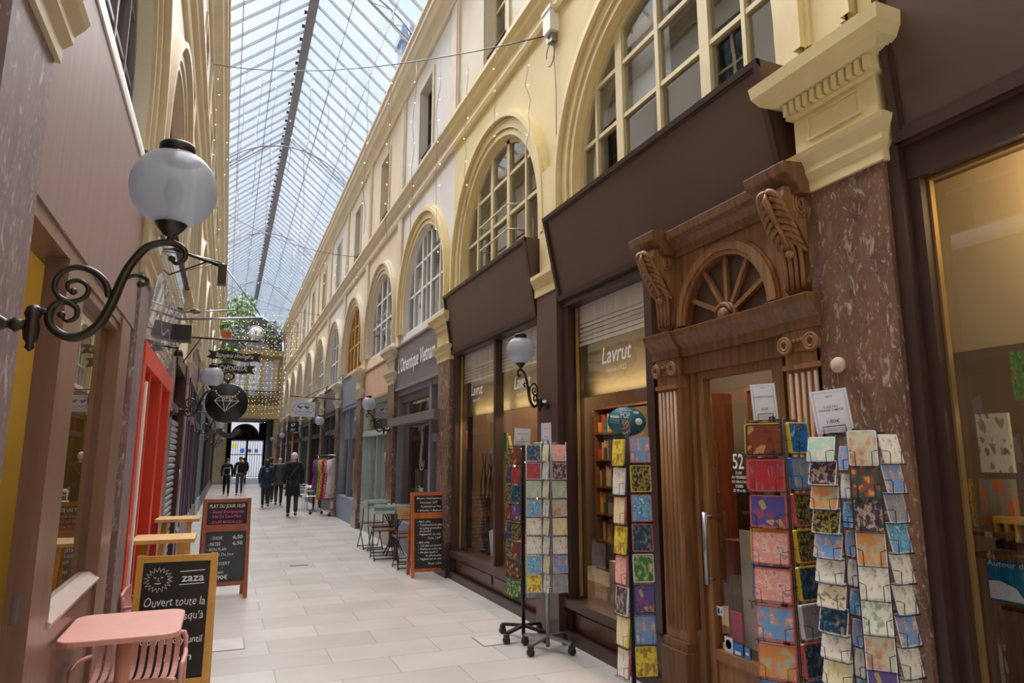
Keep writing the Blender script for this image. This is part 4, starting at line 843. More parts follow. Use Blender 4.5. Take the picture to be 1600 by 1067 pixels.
# ---- peach fronted shop
f3 = fascia('R', 13.58, 16.58, 2.95, 3.72, .06, .06, mat('peach_board', rgb(206, 166, 142), .6), mat('peach_trim', rgb(176, 134, 112), .6), 'peach coloured blank signboard above the teal tinted window')
t = shopfront('R', 13.6, 16.6, [(13.56, 13.70, -.1, .05, 0, 2.95), (16.46, 16.60, -.1, .05, 0, 2.95), (13.6, 16.6, -.1, .05, 2.88, 2.96), (13.6, 16.6, -.1, .06, 2.14, 2.26), (14.9, 14.96, -.08, .04, .6, 2.2), (13.6, 16.6, -.1, .06, 0, .62)], TGLASS, mat('teal_frame', rgb(158, 166, 160), .5), 'shop window with teal tinted glass and pale frame behind the cafe chairs', glass_z=(.62, 2.16))
m = MB(M); m.poly([(13.7, -.05, 2.26), (16.5, -.05, 2.26), (16.5, -.05, 2.88), (13.7, -.05, 2.88)]); m.build('transom_glass', DGLASS, t)
# ---- blue grey shop
f4 = fascia('R', 17.2, 20.15, 3.05, 3.9, .05, .05, mat('bluegrey_board', rgb(124, 128, 140), .5), BLUEG, 'blue grey blank signboard below the yellow framed arched window')
t = shopfront('R', 17.2, 20.2, [(17.16, 17.26, -.1, .06, 0, 3.1), (20.06, 20.16, -.1, .06, 0, 3.1), (17.2, 20.2, -.1, .06, 2.96, 3.08), (17.2, 20.2, -.1, .08, 0, .62), (18.7, 18.75, -.08, .04, .6, 3.0)], CGLASS, BLUEG, 'blue grey shop front with lit clothes behind the glass', glass_z=(.62, 3.0))
m = MB(M); m.poly([(17.26, -.03, 2.15), (20.06, -.03, 2.15), (20.06, -.03, 2.98), (17.26, -.03, 2.98)]); m.build('upper_film', BGLASS, t)
for q in range(6):
    a = 17.6 + q * .4; cn, cc_ = [('mustard', rgb(196, 146, 40)), ('white', rgb(220, 214, 210)), ('rose', rgb(196, 130, 140)), ('orange', rgb(206, 120, 60)), ('pale pink', rgb(214, 180, 180)), ('gold', rgb(190, 150, 60))][q]
    m = MB(M); m.prism([(-.16, 1.55), (-.05, 1.62), (.05, 1.62), (.16, 1.55), (.14, 1.2), (.19, .75), (-.19, .75), (-.14, 1.2)], lambda p, s: (a + p[0], s, p[1]), -.34, -.24); m.tube([(a, -.29, 1.62), (a, -.29, 1.8)], .006, 5)
    tag(m.build('hanging_dress', mat('dress%d' % q, cc_, .8, vary=.3, scale=14)), '%s dress hanging behind the blue grey shop window' % cn, 'dress', 'dresses in the blue grey shop window')
# ---- further fronts on the right, dark painted
pal = [DGREY, mat('black_front', rgb(40, 38, 40), .4), mat('green_front', rgb(60, 84, 84), .4), MAROON, mat('brown_front', rgb(92, 70, 60), .45), DGREY, GREYP]
for k in range(5, KN):
    a0, a1 = pc(k) + .3, pc(k + 1) - .3; pm = pal[k - 5]; nth = 'first second third fourth fifth sixth seventh'.split()[k - 5]
    fascia('R', a0, a1, 3.05, 3.85, .06, .08, pm if k > 6 else mat('taupe_board', rgb(96, 88, 88), .5), BLACK, '%s dark signboard beyond the blue grey shop' % nth)
    t = shopfront('R', a0, a1, [(a0, a0 + .1, -.1, .08, 0, 3.05), (a1 - .1, a1, -.1, .08, 0, 3.05), (a0, a1, -.1, .06, 2.35, 2.5), (a0, a1, -.1, .06, 2.95, 3.05), ((a0 + a1) / 2 - .05, (a0 + a1) / 2 + .05, -.08, .06, 0, 3.0), (a0, a1, -.1, .07, 0, .5)], DGLASS, pm, '%s dark shop front beyond the blue grey shop' % nth, glass_z=(.5, 3.0))
# ================================================================== LEFT HAND SHOPS
M = WM('L')
f = thing('signboard', 'tall mauve brown wooden board above the open cafe door and window', 'signboard', SIDE['L'] @ Vector((4.3, 0, 2.6)), 'signboards over the shop windows')
m = MB(M); m.prism([(0, 2.62), (.04, 2.62), (.04, 3.80), (0, 3.80)], lambda p, s: (s, p[0], p[1]), 2.86, 5.80); m.build('board', LWOOD, f)
m = MB(M); m.prism([(0, 3.80), (.05, 3.80), (.05, 3.86), (.02, 3.98), (0, 3.98)], lambda p, s: (s, p[0], p[1]), 2.86, 5.84); m.build('ledge', WHITE, f)
cf = thing('shopfront', 'brown wooden cafe front with a tall glazed leaf and open doorway to a yellow room', 'shop front', SIDE['L'] @ Vector((4.6, 0, 0)), 'shopfronts along the passage')
m = MB(M); m.box(2.84, 5.7, -.10, .03, 2.55, 2.63); m.box(2.84, 2.92, -.1, .03, 0, 2.6); m.box(5.22, 5.64, -.08, .04, 0, 2.60); m.build('frame', LWOOD2, cf)
m = MB(M); m.box(3.54, 3.92, -.06, .035, 0, 2.55); m.box(3.92, 5.22, -.06, .02, 0, .86); m.box(3.92, 5.22, -.06, .02, 2.5, 2.56); m.build('glazed_leaf', LWOOD2, cf)
m = MB(M); m.prism([(-.06, .86), (.04, .86), (.05, .885), (.0, .93), (-.06, .93)], lambda p, s: (s, p[0], p[1]), 3.90, 5.24); m.build('window_ledge', mat('pale_ledge', rgb(182, 164, 156), .35), cf)
m = MB(M); m.poly([(3.92, -.035, .92), (5.22, -.035, .92), (5.22, -.035, 2.5), (3.92, -.035, 2.5)]); m.build('leaf_glass', LGLASS, cf)
m = MB(M); m.box(3.535, 3.54, -.03, .0, .96, 1.08); m.box(3.53, 3.536, -.022, -.010, .98, 1.06); m.build('lock_plate', STEEL, cf)
m = MB(M); m.box(2.6, 6.2, -1.9, -1.85, 0, 3.4); m.box(5.7, 5.8, -1.9, -.1, 0, 3.4); struct(m.build('wall_cafe', OLIVE))
m = MB(M); m.box(2.9, 3.5, -.9, -.25, 0, .80); m.box(2.88, 3.52, -.92, -.22, .80, .84); tag(m.build('cafe_counter', LWOOD2), 'dark wooden counter just inside the open cafe doorway', 'counter')
fp = thing('framed_picture', 'orange framed picture on the yellow wall inside the cafe', 'picture', SIDE['L'] @ Vector((4.35, -1.85, 1.7))); m = MB(M); m.box(3.9, 4.5, -1.85, -1.82, 1.25, 2.15); m.build('frame', YELW, fp); m = MB(M); m.box(3.95, 4.45, -1.82, -1.815, 1.3, 2.1); m.build('picture', AM['orange_map'], fp)
wl = thing('wall_lamp', 'small glowing wall lamp inside the cafe', 'lamp', SIDE['L'] @ Vector((3.75, -1.8, 1.9))); m = MB(M); m.ball((3.75, -1.74, 1.93), .05, 8); m.build('lamp_shade', emis('cafe_glow', rgb(255, 200, 120), 4), wl); m = MB(M); m.tube([(3.75, -1.85, 1.85), (3.75, -1.76, 1.88)], .012, 6); m.build('arm', IRON, wl)
# red door shop
t = shopfront('L', 6.36, 9.38, [(6.36, 6.55, -.06, .07, 0, 2.60), (8.05, 8.25, -.06, .07, 0, 2.60), (9.2, 9.4, -.06, .07, 0, 2.60), (6.36, 9.4, -.06, .075, 2.44, 2.62), (7.2, 7.3, -.05, .04, 0, 2.44), (6.5, 7.3, -.05, .05, 0, .25)], DGLASS, REDP, 'bright red framed shop front past the wooden cafe front', glass_z=(.1, 2.45))
m = MB(M); m.box(6.56, 6.66, .0, .085, 0, 2.3); m.build('white_strip', WHITE, t)
t = thing('acrylic_sign', 'large translucent lilac panel with faint blue lettering above the red shop front', 'sign', SIDE['L'] @ Vector((7.9, 0, 2.7)))
m = MB(M); m.prism([(.04, 2.66), (.05, 2.66), (.16, 3.75), (.15, 3.75)], lambda p, s: (s, p[0], p[1]), 6.44, 9.3); m.build('panel', PGLASS, t)
m = MB(frame3((XL + .085, 6.9, 2.95), (0, 1, 0), (.1, 0, 1))); stroke(m, [(q * .05, .06 * sin(q * .33)) for q in range(41)], .03); stroke(m, [(q * .04, .30 + .05 * sin(q * .5)) for q in range(42)], .025); m.build('print', mat('lilac_blue', rgb(132, 138, 172)), t)
m = MB(M); m.tube([(6.44, .17, 3.76), (9.3, .17, 3.76)], .022, 6); m.build('top_rail', MAROON, t)
# shutter + maroon post, purple posts, darker fronts
t = shopfront('L', 10.0, 13.0, [(9.98, 10.08, -.06, .06, 0, 3.1), (11.9, 12.15, -.06, .10, 0, 3.1), (12.9, 13.0, -.06, .06, 0, 3.1), (10, 13, -.06, .08, 2.9, 3.1), (10, 13, -.06, .05, 2.3, 2.4)], DGLASS, MAROON, 'maroon shop front with half lowered grey shutter beyond the red one', glass_z=(.1, 2.9))
m = MB(M)
for q in range(24): m.prism([(.0, .05 + q * .09), (.035, .07 + q * .09), (.035, .11 + q * .09), (0, .135 + q * .09)], lambda p, s: (s, p[0], p[1]), 10.1, 11.9)
m.build('roller_shutter', mat('shutter_grey', rgb(160, 160, 164), .4, .4), t)
m = MB(M); m.lathe([(.001, .11), (.07, .11), (.09, .10)], (12.02, 0, 1.38), 14, 'y'); m.build('door_knob', mat('pink_knob', rgb(196, 150, 146), .4), t)
lp = [(mat('plum_front', rgb(92, 70, 88), .4), 'plum coloured'), (DGREY, 'slate grey'), (mat('grey_blue_front', rgb(128, 140, 152), .45), 'pale blue grey'), (BLACK, 'black'), (mat('brown_front', rgb(92, 70, 60), .45), 'brown'), (DGREY, 'dark grey'), (GREYP, 'mid grey'), (MAROON, 'deep red'), (BLACK, 'soot black'), (DGREY, 'charcoal')]
for k in range(3, KN):
    a0, a1 = pc(k) + .3, pc(k + 1) - .3; pm, nm = lp[k - 3]
    fascia('L', a0, a1, 3.05, 3.8, .06, .08, pm, PURPLE, '%s signboard above a front of the same colour, jeweller sign side' % nm)
    shopfront('L', a0, a1, [(a0, a0 + .14, -.06, .08, 0, 3.05), (a1 - .14, a1, -.06, .08, 0, 3.05), (a0 + 1.0, a0 + 1.15, -.06, .08, 0, 3.0), (a0, a1, -.06, .07, 2.35, 2.5), (a0, a1, -.06, .08, 0, .45)], DGLASS, pm, '%s shop front on the same side as the red one' % nm, glass_z=(.4, 3.0))
for a0, a1, l in ((6.4, 9.4, 'pale plaster signboard band behind the lilac panel'), (10, 13, 'pale worn signboard above the maroon front and shutter')): fascia('L', a0, a1, 3.12 if a0 > 9 else 2.72, 3.85, .02, .03, PEACH, TAN, l)
# ================================================================== LAMPS ON THE PILLARS
MAIN = [(.474, .133), (.489, .118), (.512, .138), (.506, .17), (.463, .187), (.401, .165), (.359, .103), (.337, .046), (.322, -.011), (.307, -.058), (.285, -.106), (.244, -.143), (.2, -.146), (.165, -.123), (.152, -.09), (.16, -.056), (.19, -.038), (.221, -.054), (.223, -.085), (.2, -.099), (.184, -.08)]
UPPER = [(.306, -.012), (.292, .033), (.256, .066), (.211, .075), (.172, .053), (.157, .014), (.17, -.022), (.206, -.036), (.24, -.02), (.248, .011), (.223, .032), (.194, .023), (.194, .002), (.208, -.004)]
HOOK = [(.333, .036), (.356, .058), (.382, .066), (.407, .057), (.407, .040), (.391, .037)]
def globe_lamp(label, o):
    t = thing('globe_lamp', label, 'lamp', o, 'scrolled globe lamps along the passage'); o = Vector(o); T = Matrix.Translation(o)
    m = MB(T); m.lathe([(.05, .0), (.05, .012), (.03, .02), (.016, .045), (.012, .05), (.018, .062), (.024, .07), (.016, .085), (.012, .11)], (0, 0, -.118), 16, 'x')
    m.lathe([(.001, -.20), (.014, -.187), (.010, -.175), (.020, -.16), (.024, -.13), (.018, -.10), (.024, -.085), (.020, -.065), (.008, -.055)], (.112, 0, 0), 14); m.tube([(.11, 0, -.072), (.165, 0, -.074)], .010, 8); m.build('wall_mount', IRON, t)
    m = MB(T)
    S = smooth(MAIN); n = len(S); m.tube([(p[0], 0, p[1]) for p in S], [.006 + .009 * sin(pi * min(1, i / n * 1.05)) for i in range(n)], 8)
    S = smooth(UPPER); m.tube([(p[0], 0, p[1]) for p in S], [.011 - .005 * i / len(S) for i in range(len(S))], 8); m.tube([(p[0], 0, p[1]) for p in smooth(HOOK)], .0065, 8)
    for p in (MAIN[0], MAIN[-1], UPPER[-1], HOOK[-1]): m.ball((p[0], 0, p[1]), .0115, 8)
    m.build('scroll_arm', IRON, t)
    m = MB(T); m.lathe([(.006, .18), (.012, .195), (.008, .205), (.020, .212), (.040, .235), (.052, .252), (.048, .262), (.001, .262)], (.463, 0, 0), 20); m.build('globe_holder', IRON, t)
    m = MB(T); c = (.463, 0, .375); r = .135; m.lathe([(r * sin(R(a)), -r * cos(R(a))) for a in [20 + q * (142 - 20) / 16 for q in range(17)]], c, 32); m.build('globe', GLOBE, t)
    m = MB(T); m.lathe([(r * sin(R(a)), -r * cos(R(a))) for a in [142 + q * (158 - 142) / 4 for q in range(5)]], c, 32); m.build('clear_crown', GTOP, t)
    m = MB(T); m.lathe([(.001, .495), (.053, .495), (.056, .50), (.056, .525), (.050, .532), (.001, .533)], (.463, 0, 0), 24); m.build('cap', BLACK, t)
    m = MB(T); m.lathe([(.015, .262), (.014, .31), (.03, .345), (.032, .37), (.022, .40), (.001, .41)], (.463, 0, 0), 12); m.build('bulb', PAPER, t)
    return t
g0 = globe_lamp('nearest and largest looking scrolled iron globe lamp, fixed to the mauve marble pillar', (0, 0, 0))
g0.location = (XL + .07, 2.42, 2.165)
def lampat(side, k, label, rot=0, z=2.28, da=0):
    x = XL + .065 if side == 'L' else XR - .15; M = Matrix.Translation((x, pc(k) + da, z)) @ Matrix.Rotation((0 if side == 'L' else pi) + rot, 4, 'Z'); dup(g0, M, label)
lampat('R', 1, 'globe lamp on the brown pilaster between the two brown signboards', R(34), 2.29)
lampat('R', 3, 'globe lamp on the marble pillar beside the grey Vietnamese restaurant', R(20), 2.30)
for q, k in enumerate((5, 7, 9, 11)): lampat('R', k, ['globe lamp beside the clothes rack and hanging white sign', 'small globe lamp on the pillar next beyond the hanging white sign', 'smaller globe lamp two pillars short of the clock facade, right wall', 'tiny globe lamp nearest to the clock on the clothes rack side'][q], 0, 2.34)
for q, k in enumerate((2, 4, 6, 8, 10)): lampat('L', k, ['globe lamp in front of the round black jeweller sign', 'globe lamp next beyond the round black jeweller sign', 'small globe lamp far beyond the jeweller sign', 'smaller globe lamp near the two approaching walkers', 'tiny globe lamp nearest to the clock on the jeweller sign side'][q], 0, 2.33)
# ================================================================== SIGNS AND BRACKETS
t = thing('jeweller_sign', 'round black jeweller sign with drawn diamond below two wavy black banners', 'sign', (XL, 11.0, 2.5))
m = MB(); m.tube([(XL, 11, 3.42), (.35, 11, 3.42)], .014, 6); m.tube([(XL, 11, 2.9), (-.45, 11, 3.42)], .010, 6); m.build('bracket', IRON, t)
cx, cz = -.035, 2.46
m = MB(); m.lathe([(.001, -.015), (.29, -.015), (.30, 0), (.29, .015), (.001, .015)], (cx, 11, cz), 36, 'y'); m.build('disc', mat('sign_black', rgb(24, 28, 34), .35), t)
m = MB(); m.tube([(cx + .075 * cos(b), 11, cz + .40 + .06 * sin(b)) for b in [q * pi / 8 for q in range(16)]], .015, 6, True); m.tube([(cx, 11, cz + .29), (cx, 11, cz + .35)], .02, 6)
for e in (-.28, .25): m.tube([(e, 11, 3.42), (e, 11, 3.0)], .005, 4)
m.build('hanging_ring', BLACK, t)
m = MB(frame3((cx, 10.982, cz), (1, 0, 0), (0, 0, 1)))
for P in ([(-.17, .03), (-.08, .10), (.09, .10), (.17, .03), (-.02, -.13), (-.17, .03)], [(-.17, .03), (.17, .03)], [(-.08, .10), (-.05, .03), (-.02, -.13)], [(.09, .10), (.06, .03), (-.02, -.13)], [(-.05, .03), (0, .10), (.06, .03)]): stroke(m, P, .010)
m.build('diamond_drawing', CHW, t)
m = MB()
for q in range(11):
    a = R(200 + q * 14); m.lathe([(.001, -.02), (.013, -.015), (.001, -.01)], (cx + .17 * cos(a), 10.99, cz + .22 + .17 * sin(a) * .9), 8, 'y')
m.build('pearl_necklace', PAPER, t)
def banner(x0, x1, z, amp, s, nm):
    m = MB(); n = 14; P = [(x0 + (x1 - x0) * q / n, z + amp * sin(q / n * 2 * pi)) for q in range(n + 1)]; h = .06
    for a, b in zip(P, P[1:]):
        m.prism([(a[0], a[1] - h), (b[0], b[1] - h), (b[0], b[1] + h), (a[0], a[1] + h)], lambda p, t_: (p[0], t_, p[1]), 10.985, 11.01)
    m.prism([(x0 - .09, z + .08), (x0, z + h), (x0, z - h), (x0 - .10, z - .03), (x0 - .04, z + .02)], lambda p, t_: (p[0], t_, p[1]), 11.0, 11.02); m.prism([(x1 + .08, z + .05), (x1 + .03, z), (x1 + .07, z - .08), (x1, z - h), (x1, z + h)], lambda p, t_: (p[0], t_, p[1]), 11.0, 11.02)
    m.build('banner', BLACK, t)
    m = MB(frame3((x0 + .03, 10.98, z - .03), (1, 0, .0), (0, 0, 1))); text(m, s, 0, .0, .07, (x1 - x0) - .06, .25, .005, jit=.3); m.build('lettering', CHW, t)
banner(-.26, .33, 3.17, .02, 'Bijouterie Horlogerie', 0); banner(-.20, .26, 2.98, .02, 'CHOISEUL', 1)
m = MB(); m.prism([(x, z) for x, z in arc(.02, 2.15, .20, 200, 340, 10) + arc(.02, 2.15, .12, 340, 200, 10)], lambda p, t_: (p[0], t_, p[1]), 11.6, 11.62); m.tube([(XL, 11.6, 2.35), (.02, 11.6, 2.35)], .01, 5); m.tube([(-.14, 11.61, 2.35), (-.14, 11.61, 2.06)], .004, 4)
tag(m.build('crescent_sign', mat('cresc', rgb(60, 62, 66), .4)), 'dark crescent shaped sign hanging just below the jeweller sign', 'sign')
t = thing('hanging_sign', 'white rectangular hanging sign with two blue birds and an oval, before the clothes rack', 'sign', (2.0, 20.1, 3.0)); 
m = MB(); m.tube([(XR - .1, 20.1, 3.32), (1.58, 20.1, 3.38)], .016, 6)
for x in (1.72, 2.2): m.tube([(x, 20.1, 3.36), (x, 20.1, 3.22)], .006, 4)
m.tube([(XR - .1, 20.1, 3.9), (2.0, 20.1, 3.36)], .010, 5); m.build('bracket', IRON, t)
m = MB(); m.box(1.63, 2.28, 20.09, 20.11, 2.80, 3.22); m.build('panel', PAPER, t)
BLU = mat('sign_blue', rgb(70, 76, 130), .6)
m = MB(frame3((1.955, 20.085, 3.01), (1, 0, 0), (0, 0, 1))); P = [(.29 * cos(q * pi / 14), .17 * sin(q * pi / 14)) for q in range(29)]; stroke(m, P, .012)
for e in (-.09, .10): stroke(m, [(e - .07, .09), (e - .02, .05), (e, .03), (e + .02, .06), (e + .07, .07)], .035); stroke(m, [(e - .03, .10), (e, .04), (e + .05, .01)], .022)
text(m, 'Chez Lucho', 0, -.10, .07, .4, .2, .004, True); m.build('print', BLU, t)
t = thing('hanging_sign', 'small square black hanging sign with white marks beyond the white bird sign', 'sign', (2.05, 23.8, 2.7)); m = MB(); m.box(1.85, 2.2, 23.8, 23.83, 2.50, 2.84); m.tube([(XR - .1, 23.8, 2.9), (1.9, 23.8, 2.9)], .012, 5); m.box(2.0, 2.03, 23.8, 23.82, 2.84, 2.9); m.build('panel', BLACK, t)
m = MB(frame3((2.02, 23.79, 2.6), (1, 0, 0), (0, 0, 1))); text(m, '67', 0, .08, .1, .14, 0, .02, True); text(m, 'ART', 0, -.06, .07, .16, 0, .02, True); m.build('lettering', PAPER, t)
m = MB(); m.tube([(XL, 7.2, 3.72), (-.16, 7.2, 3.55)], .016, 6); m.tube([(XL, 7.2, 3.35), (-.3, 7.2, 3.58)], .008, 5); m.ball((-.15, 7.2, 3.55), .03, 8); m.box(-.19, -.11, 7.15, 7.25, 3.36, 3.56)
tag(m.build('sign_bracket', IRON), 'empty iron sign bracket above the lilac panel', 'bracket')
m = MB(); m.tube([(XL, 9.1, 3.32), (.33, 9.1, 3.42)], .014, 6); m.tube([(XL, 9.1, 3.40), (.0, 9.1, 3.50)], .010, 6); m.tube([(-.2, 9.1, 4.1), (.3, 9.1, 3.45)], .008, 5); m.tube([(XL, 9.1, 4.2), (-.2, 9.1, 4.1)], .01, 5); m.tube([(XL, 9.1, 3.9), (-.2, 9.1, 4.1)], .008, 5)
tag(m.build('sign_bracket', STEEL), 'long bare iron bracket with diagonal stays reaching over the passage, above the jeweller banners', 'bracket')
m = MB(); m.box(-.68, -.46, 8.5, 8.72, 2.98, 3.16); m.tube([(XL, 8.6, 3.1), (-.6, 8.6, 3.1)], .02, 6); tag(m.build('loudspeaker', BLACK), 'small black box loudspeaker on the wall beyond the lilac panel', 'loudspeaker')
m = MB(); m.lathe([(.05, 0), (.04, .05), (.02, .08), (.001, .09)], (-.55, 8.2, 2.75), 12); m.tube([(-.73, 8.2, 2.86), (-.55, 8.2, 2.84)], .012, 5); tag(m.build('spotlight', IRON), 'small dark spotlight under the black loudspeaker', 'spotlight')
m = MB(); m.tube([(XL, 10.2, 3.62), (-.58, 10.2, 3.66)], .015, 6); m.ball((-.52, 10.2, 3.66), .055, 8, 1.4, .8, .6); tag(m.build('security_camera', BLACK), 'small black security camera over the maroon shop front', 'camera')
t = thing('junction_box', 'white weatherproof junction box with looped cable under the string course', 'box', (XR - .05, 6.1, 6.4)); m = MB(WM('R')); m.box(6.02, 6.2, .0, .11, 6.28, 6.55); m.box(6.0, 6.22, .0, .12, 6.53, 6.57); m.build('housing', WHITE, t)
m = MB(WM('R')); m.box(6.06, 6.12, .0, .07, 6.18, 6.28); m.box(6.14, 6.19, .0, .07, 6.2, 6.28); m.build('connector', STEEL, t)
m = MB(WM('R')); m.tube([(6.1 + .10 * cos(q * .45) + .04, .05, 6.05 + .14 * sin(q * .45)) for q in range(13)], .005, 5); m.tube([(6.1, .03, 6.18), (6.07, .02, 5.6), (6.08, .02, 4.3)], .004, 5); m.build('cable', BLACK, t)
# round stone-coloured disc on the marble pillar
m = MB(WM('R')); m.lathe([(.001, .158), (.035, .155), (.042, .145), (.042, .13)], (2.585, 0, 2.13), 24, 'y'); tag(m.build('wall_disc', mat('disc_cream', rgb(206, 188, 164), .5)), 'round cream disc fixed on the brown marble pillar above the card rack', 'disc')
# ================================================================== FAIRY LIGHTS
def curtain(p, q, n, lmin, lmax, label, sag=.35, seed=1, r=.007):
    random.seed(seed); p = Vector(p); q = Vector(q); t = thing('fairy_light_curtain', label, 'string lights', p, 'fairy light curtains hung across the passage')
    f = lambda s: p.lerp(q, s) - Vector((0, 0, sag * 4 * s * (1 - s)))
    m = MB(); m.tube([f(s / 16) for s in range(17)], .007, 5); m.build('cable', BLACK, t)
    mb = MB(); ms = MB()
    for k in range(n):
        a = f((k + .5) / n); L = random.uniform(lmin, lmax); P = []; j = 8
        for s in range(j + 1): P.append(a - Vector((random.uniform(-.03, .03), random.uniform(-.03, .03), L * s / j)))
        ms.tube(P, .0035, 3)
        for s in range(1, int(L / .28)): b = a - Vector((random.uniform(-.03, .03), random.uniform(-.03, .03), s * .28)); mb.ball(b, r, 4)
    ms.build('strand', STEEL, t); o = mb.build('bulbs', BULB, t); o['kind'] = 'stuff'
curtain((XR - .15, 6.1, 6.22), (XL + .1, 12.3, 8.6), 16, 1.2, 2.9, 'nearest fairy light curtain, its cable starting at the white junction box', .25, 1)
for i, y in enumerate((17.5, 25.5)): curtain((XR - .05, y, 6.9), (XL + .05, y + 1.5, 8.3), 14, .8, 2.4, ['fairy light curtain crossing above the yellow framed arched window', 'fairy light curtain crossing midway to the clock'][i], .3, 4 + i, .008)
for i, (y, z0, z1, n, l0, l1) in enumerate(((34, 7.7, 8.1, 14, 1.2, 3.4), (38, 9.6, 9.9, 15, 1.5, 4.0), (42, 7.2, 7.4, 16, 2.2, 3.6), (44.5, 5.6, 5.6, 18, 1.0, 2.2))): curtain((XR - .05, y, z0), (XL + .05, y, z1), n, l0, l1, ['dense fairy light curtain just beyond the terracotta pot', 'tall fairy light curtain hanging in front of the clock', 'fairy light curtain over the end facade windows', 'lowest fairy light curtain, under the end balcony'][i], .2, 9 + i, .012)
# ================================================================== FLOOR FITTINGS
m = MB(); m.box(1.03, 1.30, 11.3, 11.42, 0, .004); tag(m.build('floor_grate', DGREY), 'narrow dark slot grate in the middle of the stone floor', 'grate')
for (x, y, w, h, l) in ((2.43, 6.12, .42, .34, 'square stone access cover at the foot of the black card rack'), (.12, 6.9, .30, .42, 'square stone access cover beside the small yellow framed blackboard')):
    t = thing('access_cover', l, 'cover', (x, y, 0)); m = MB(); m.box(x - w / 2, x + w / 2, y - h / 2, y + h / 2, 0, .003); m.build('frame', GREYP, t); m = MB(); m.box(x - w / 2 + .012, x + w / 2 - .012, y - h / 2 + .012, y + h / 2 - .012, .003, .005); m.build('slab', mat('cover_stone', rgb(178, 172, 167), .4), t)
# ================================================================== BLACKBOARDS
def aboard(name, label, x, y, w, h, fm, panels, feet, lean, rot=0, th=.035):
    """origin at the middle of the front feet, facing -Y; panels: (z0, z1, material)"""
    t = thing(name, label, 'blackboard', (x, y, 0)); M = Matrix.Translation((x, y, 0)) @ Matrix.Rotation(rot, 4, 'Z'); S = M @ Matrix.Shear('XY', 4, (0, 0)) if 0 else M
    a = math.atan2(lean, h); F = M @ Matrix.Rotation(-a, 4, 'X'); H = math.hypot(h, lean); fw = .045
    m = MB(F)
    for e in (-1, 1): m.box(min(e * w / 2, e * (w / 2 - fw)), max(e * w / 2, e * (w / 2 - fw)), 0, th, 0, H)
    zs = sorted({z for p in panels for z in p[:2]})
    for p in panels: m.box(-w / 2 + fw, w / 2 - fw, 0, th, p[0] - fw, p[0]); m.box(-w / 2 + fw, w / 2 - fw, 0, th, p[1], p[1] + fw)
    m.build('front_frame', fm, t, bevel=.003)
    for p in panels: m = MB(F); m.box(-w / 2 + fw, w / 2 - fw, .012, .022, p[0], p[1]); m.build('board', p[2], t)
    B = M @ Matrix.Translation((0, 2 * lean + .03, 0)) @ Matrix.Rotation(a, 4, 'X'); m = MB(B)
    for e in (-1, 1): m.box(min(e * w / 2, e * (w / 2 - fw)), max(e * w / 2, e * (w / 2 - fw)), 0, th * .8, 0, H - .02)
    m.box(-w / 2, w / 2, 0, th * .8, .12, .16); m.box(-w / 2, w / 2, 0, th * .8, H - .08, H - .02); m.build('back_frame', fm, t)
    return t, (lambda off=-.002: F @ frame3((0, off + .012, 0), (1, 0, 0), (0, 0, 1)))
t, T = aboard('blackboard_sign', 'small yellow framed blackboard with chalk sun and Zaza lettering behind the salmon table', -.275, 5.52, .53, .96, YELW, [(.13, .915, CHALKD)], 0, .12, R(-3))
Z = Matrix.Translation((0, .02, 0)) @ Matrix.Scale(1.10, 4, (1, 0, 0)); m = MB(T() @ Z); S = []
for q in range(37): a = R(q * 10); r = .085 if q % 2 else .055; S.append((-.105 + r * cos(a), .775 + r * sin(a)))
stroke(m, S, .006)
for e in (-1, 1): stroke(m, [(-.105 + e * .028, .79), (-.105 + e * .012, .79)], .006)
stroke(m, [(-.105, .79), (-.108, .768), (-.098, .765)], .004); stroke(m, [(-.125, .752), (-.105, .748), (-.088, .752)], .006)
text(m, 'zaza', .10, .755, .055, .135, .05, .012, True); stroke(m, [(.02, .825), (.17, .83)], .006); stroke(m, [(.02, .735), (.17, .74)], .006)
text(m, 'Ouvert toute la', .005, .595, .060, .36, .1, 0, True, jit=.15); text(m, "journée jusqu'à", .0, .50, .055, .36, .1, 0, True, jit=.15); text(m, 'Open all day until', .005, .345, .045, .36, .1, .004, True, jit=.1); text(m, '11 pm', .03, .23, .05, .2, .1, 0, True, jit=.1); m.build('chalk_writing', CHW, t)
t, T = aboard('menu_board', 'orange red framed menu board with slate panels and prices, beyond the pine tables', .08, 9.0, .54, 1.16, REDW, [(.20, .78, CHALKG), (.86, 1.12, CHALK)], 0, .14, R(6))
m = MB(T()); text(m, 'PLAT DU JOUR 10,50', 0, 1.06, .04, .40, .05, .012, True); text(m, '- QUICHE', -.20, .69, .036, .16, .05, .01); text(m, '6,50', .08, .69, .042, .11, 0, .012); text(m, '- PATES', -.20, .62, .036, .14, .05, .01); text(m, '6,50', .08, .62, .042, .11, 0, .012)
text(m, '- BON PLAN', -.20, .56, .034, .21); text(m, 'Plat Du Jour', -.12, .50, .034, .22); text(m, '+', -.03, .46, .02); text(m, 'DESSERT', -.12, .395, .034, .18); text(m, '+', -.03, .355, .02); text(m, 'Boisson', -.15, .30, .034, .14); text(m, '13,90€', -.15, .235, .045, .19, 0, .016); m.build('chalk_writing', CHW, t)
m = MB(T()); text(m, '- Boeuf Bourguignon', -.19, .995, .036, .38, .1, .008); text(m, '- Rôti De Coco Pané', -.19, .94, .036, .35, .1, .008); text(m, '- SOUPE MAISON 6,50', -.19, .875, .032, .36, .05, .008); m.build('pink_writing', CHP, t)
t, T = aboard('menu_board', 'bright orange framed menu board full of chalk handwriting beside the Vietnamese restaurant', 2.76, 9.55, .54, 1.16, ORANGEW, [(.12, .80, CHALK), (.88, 1.12, CHALKD)], 0, .15, R(-2))
m = MB(T())
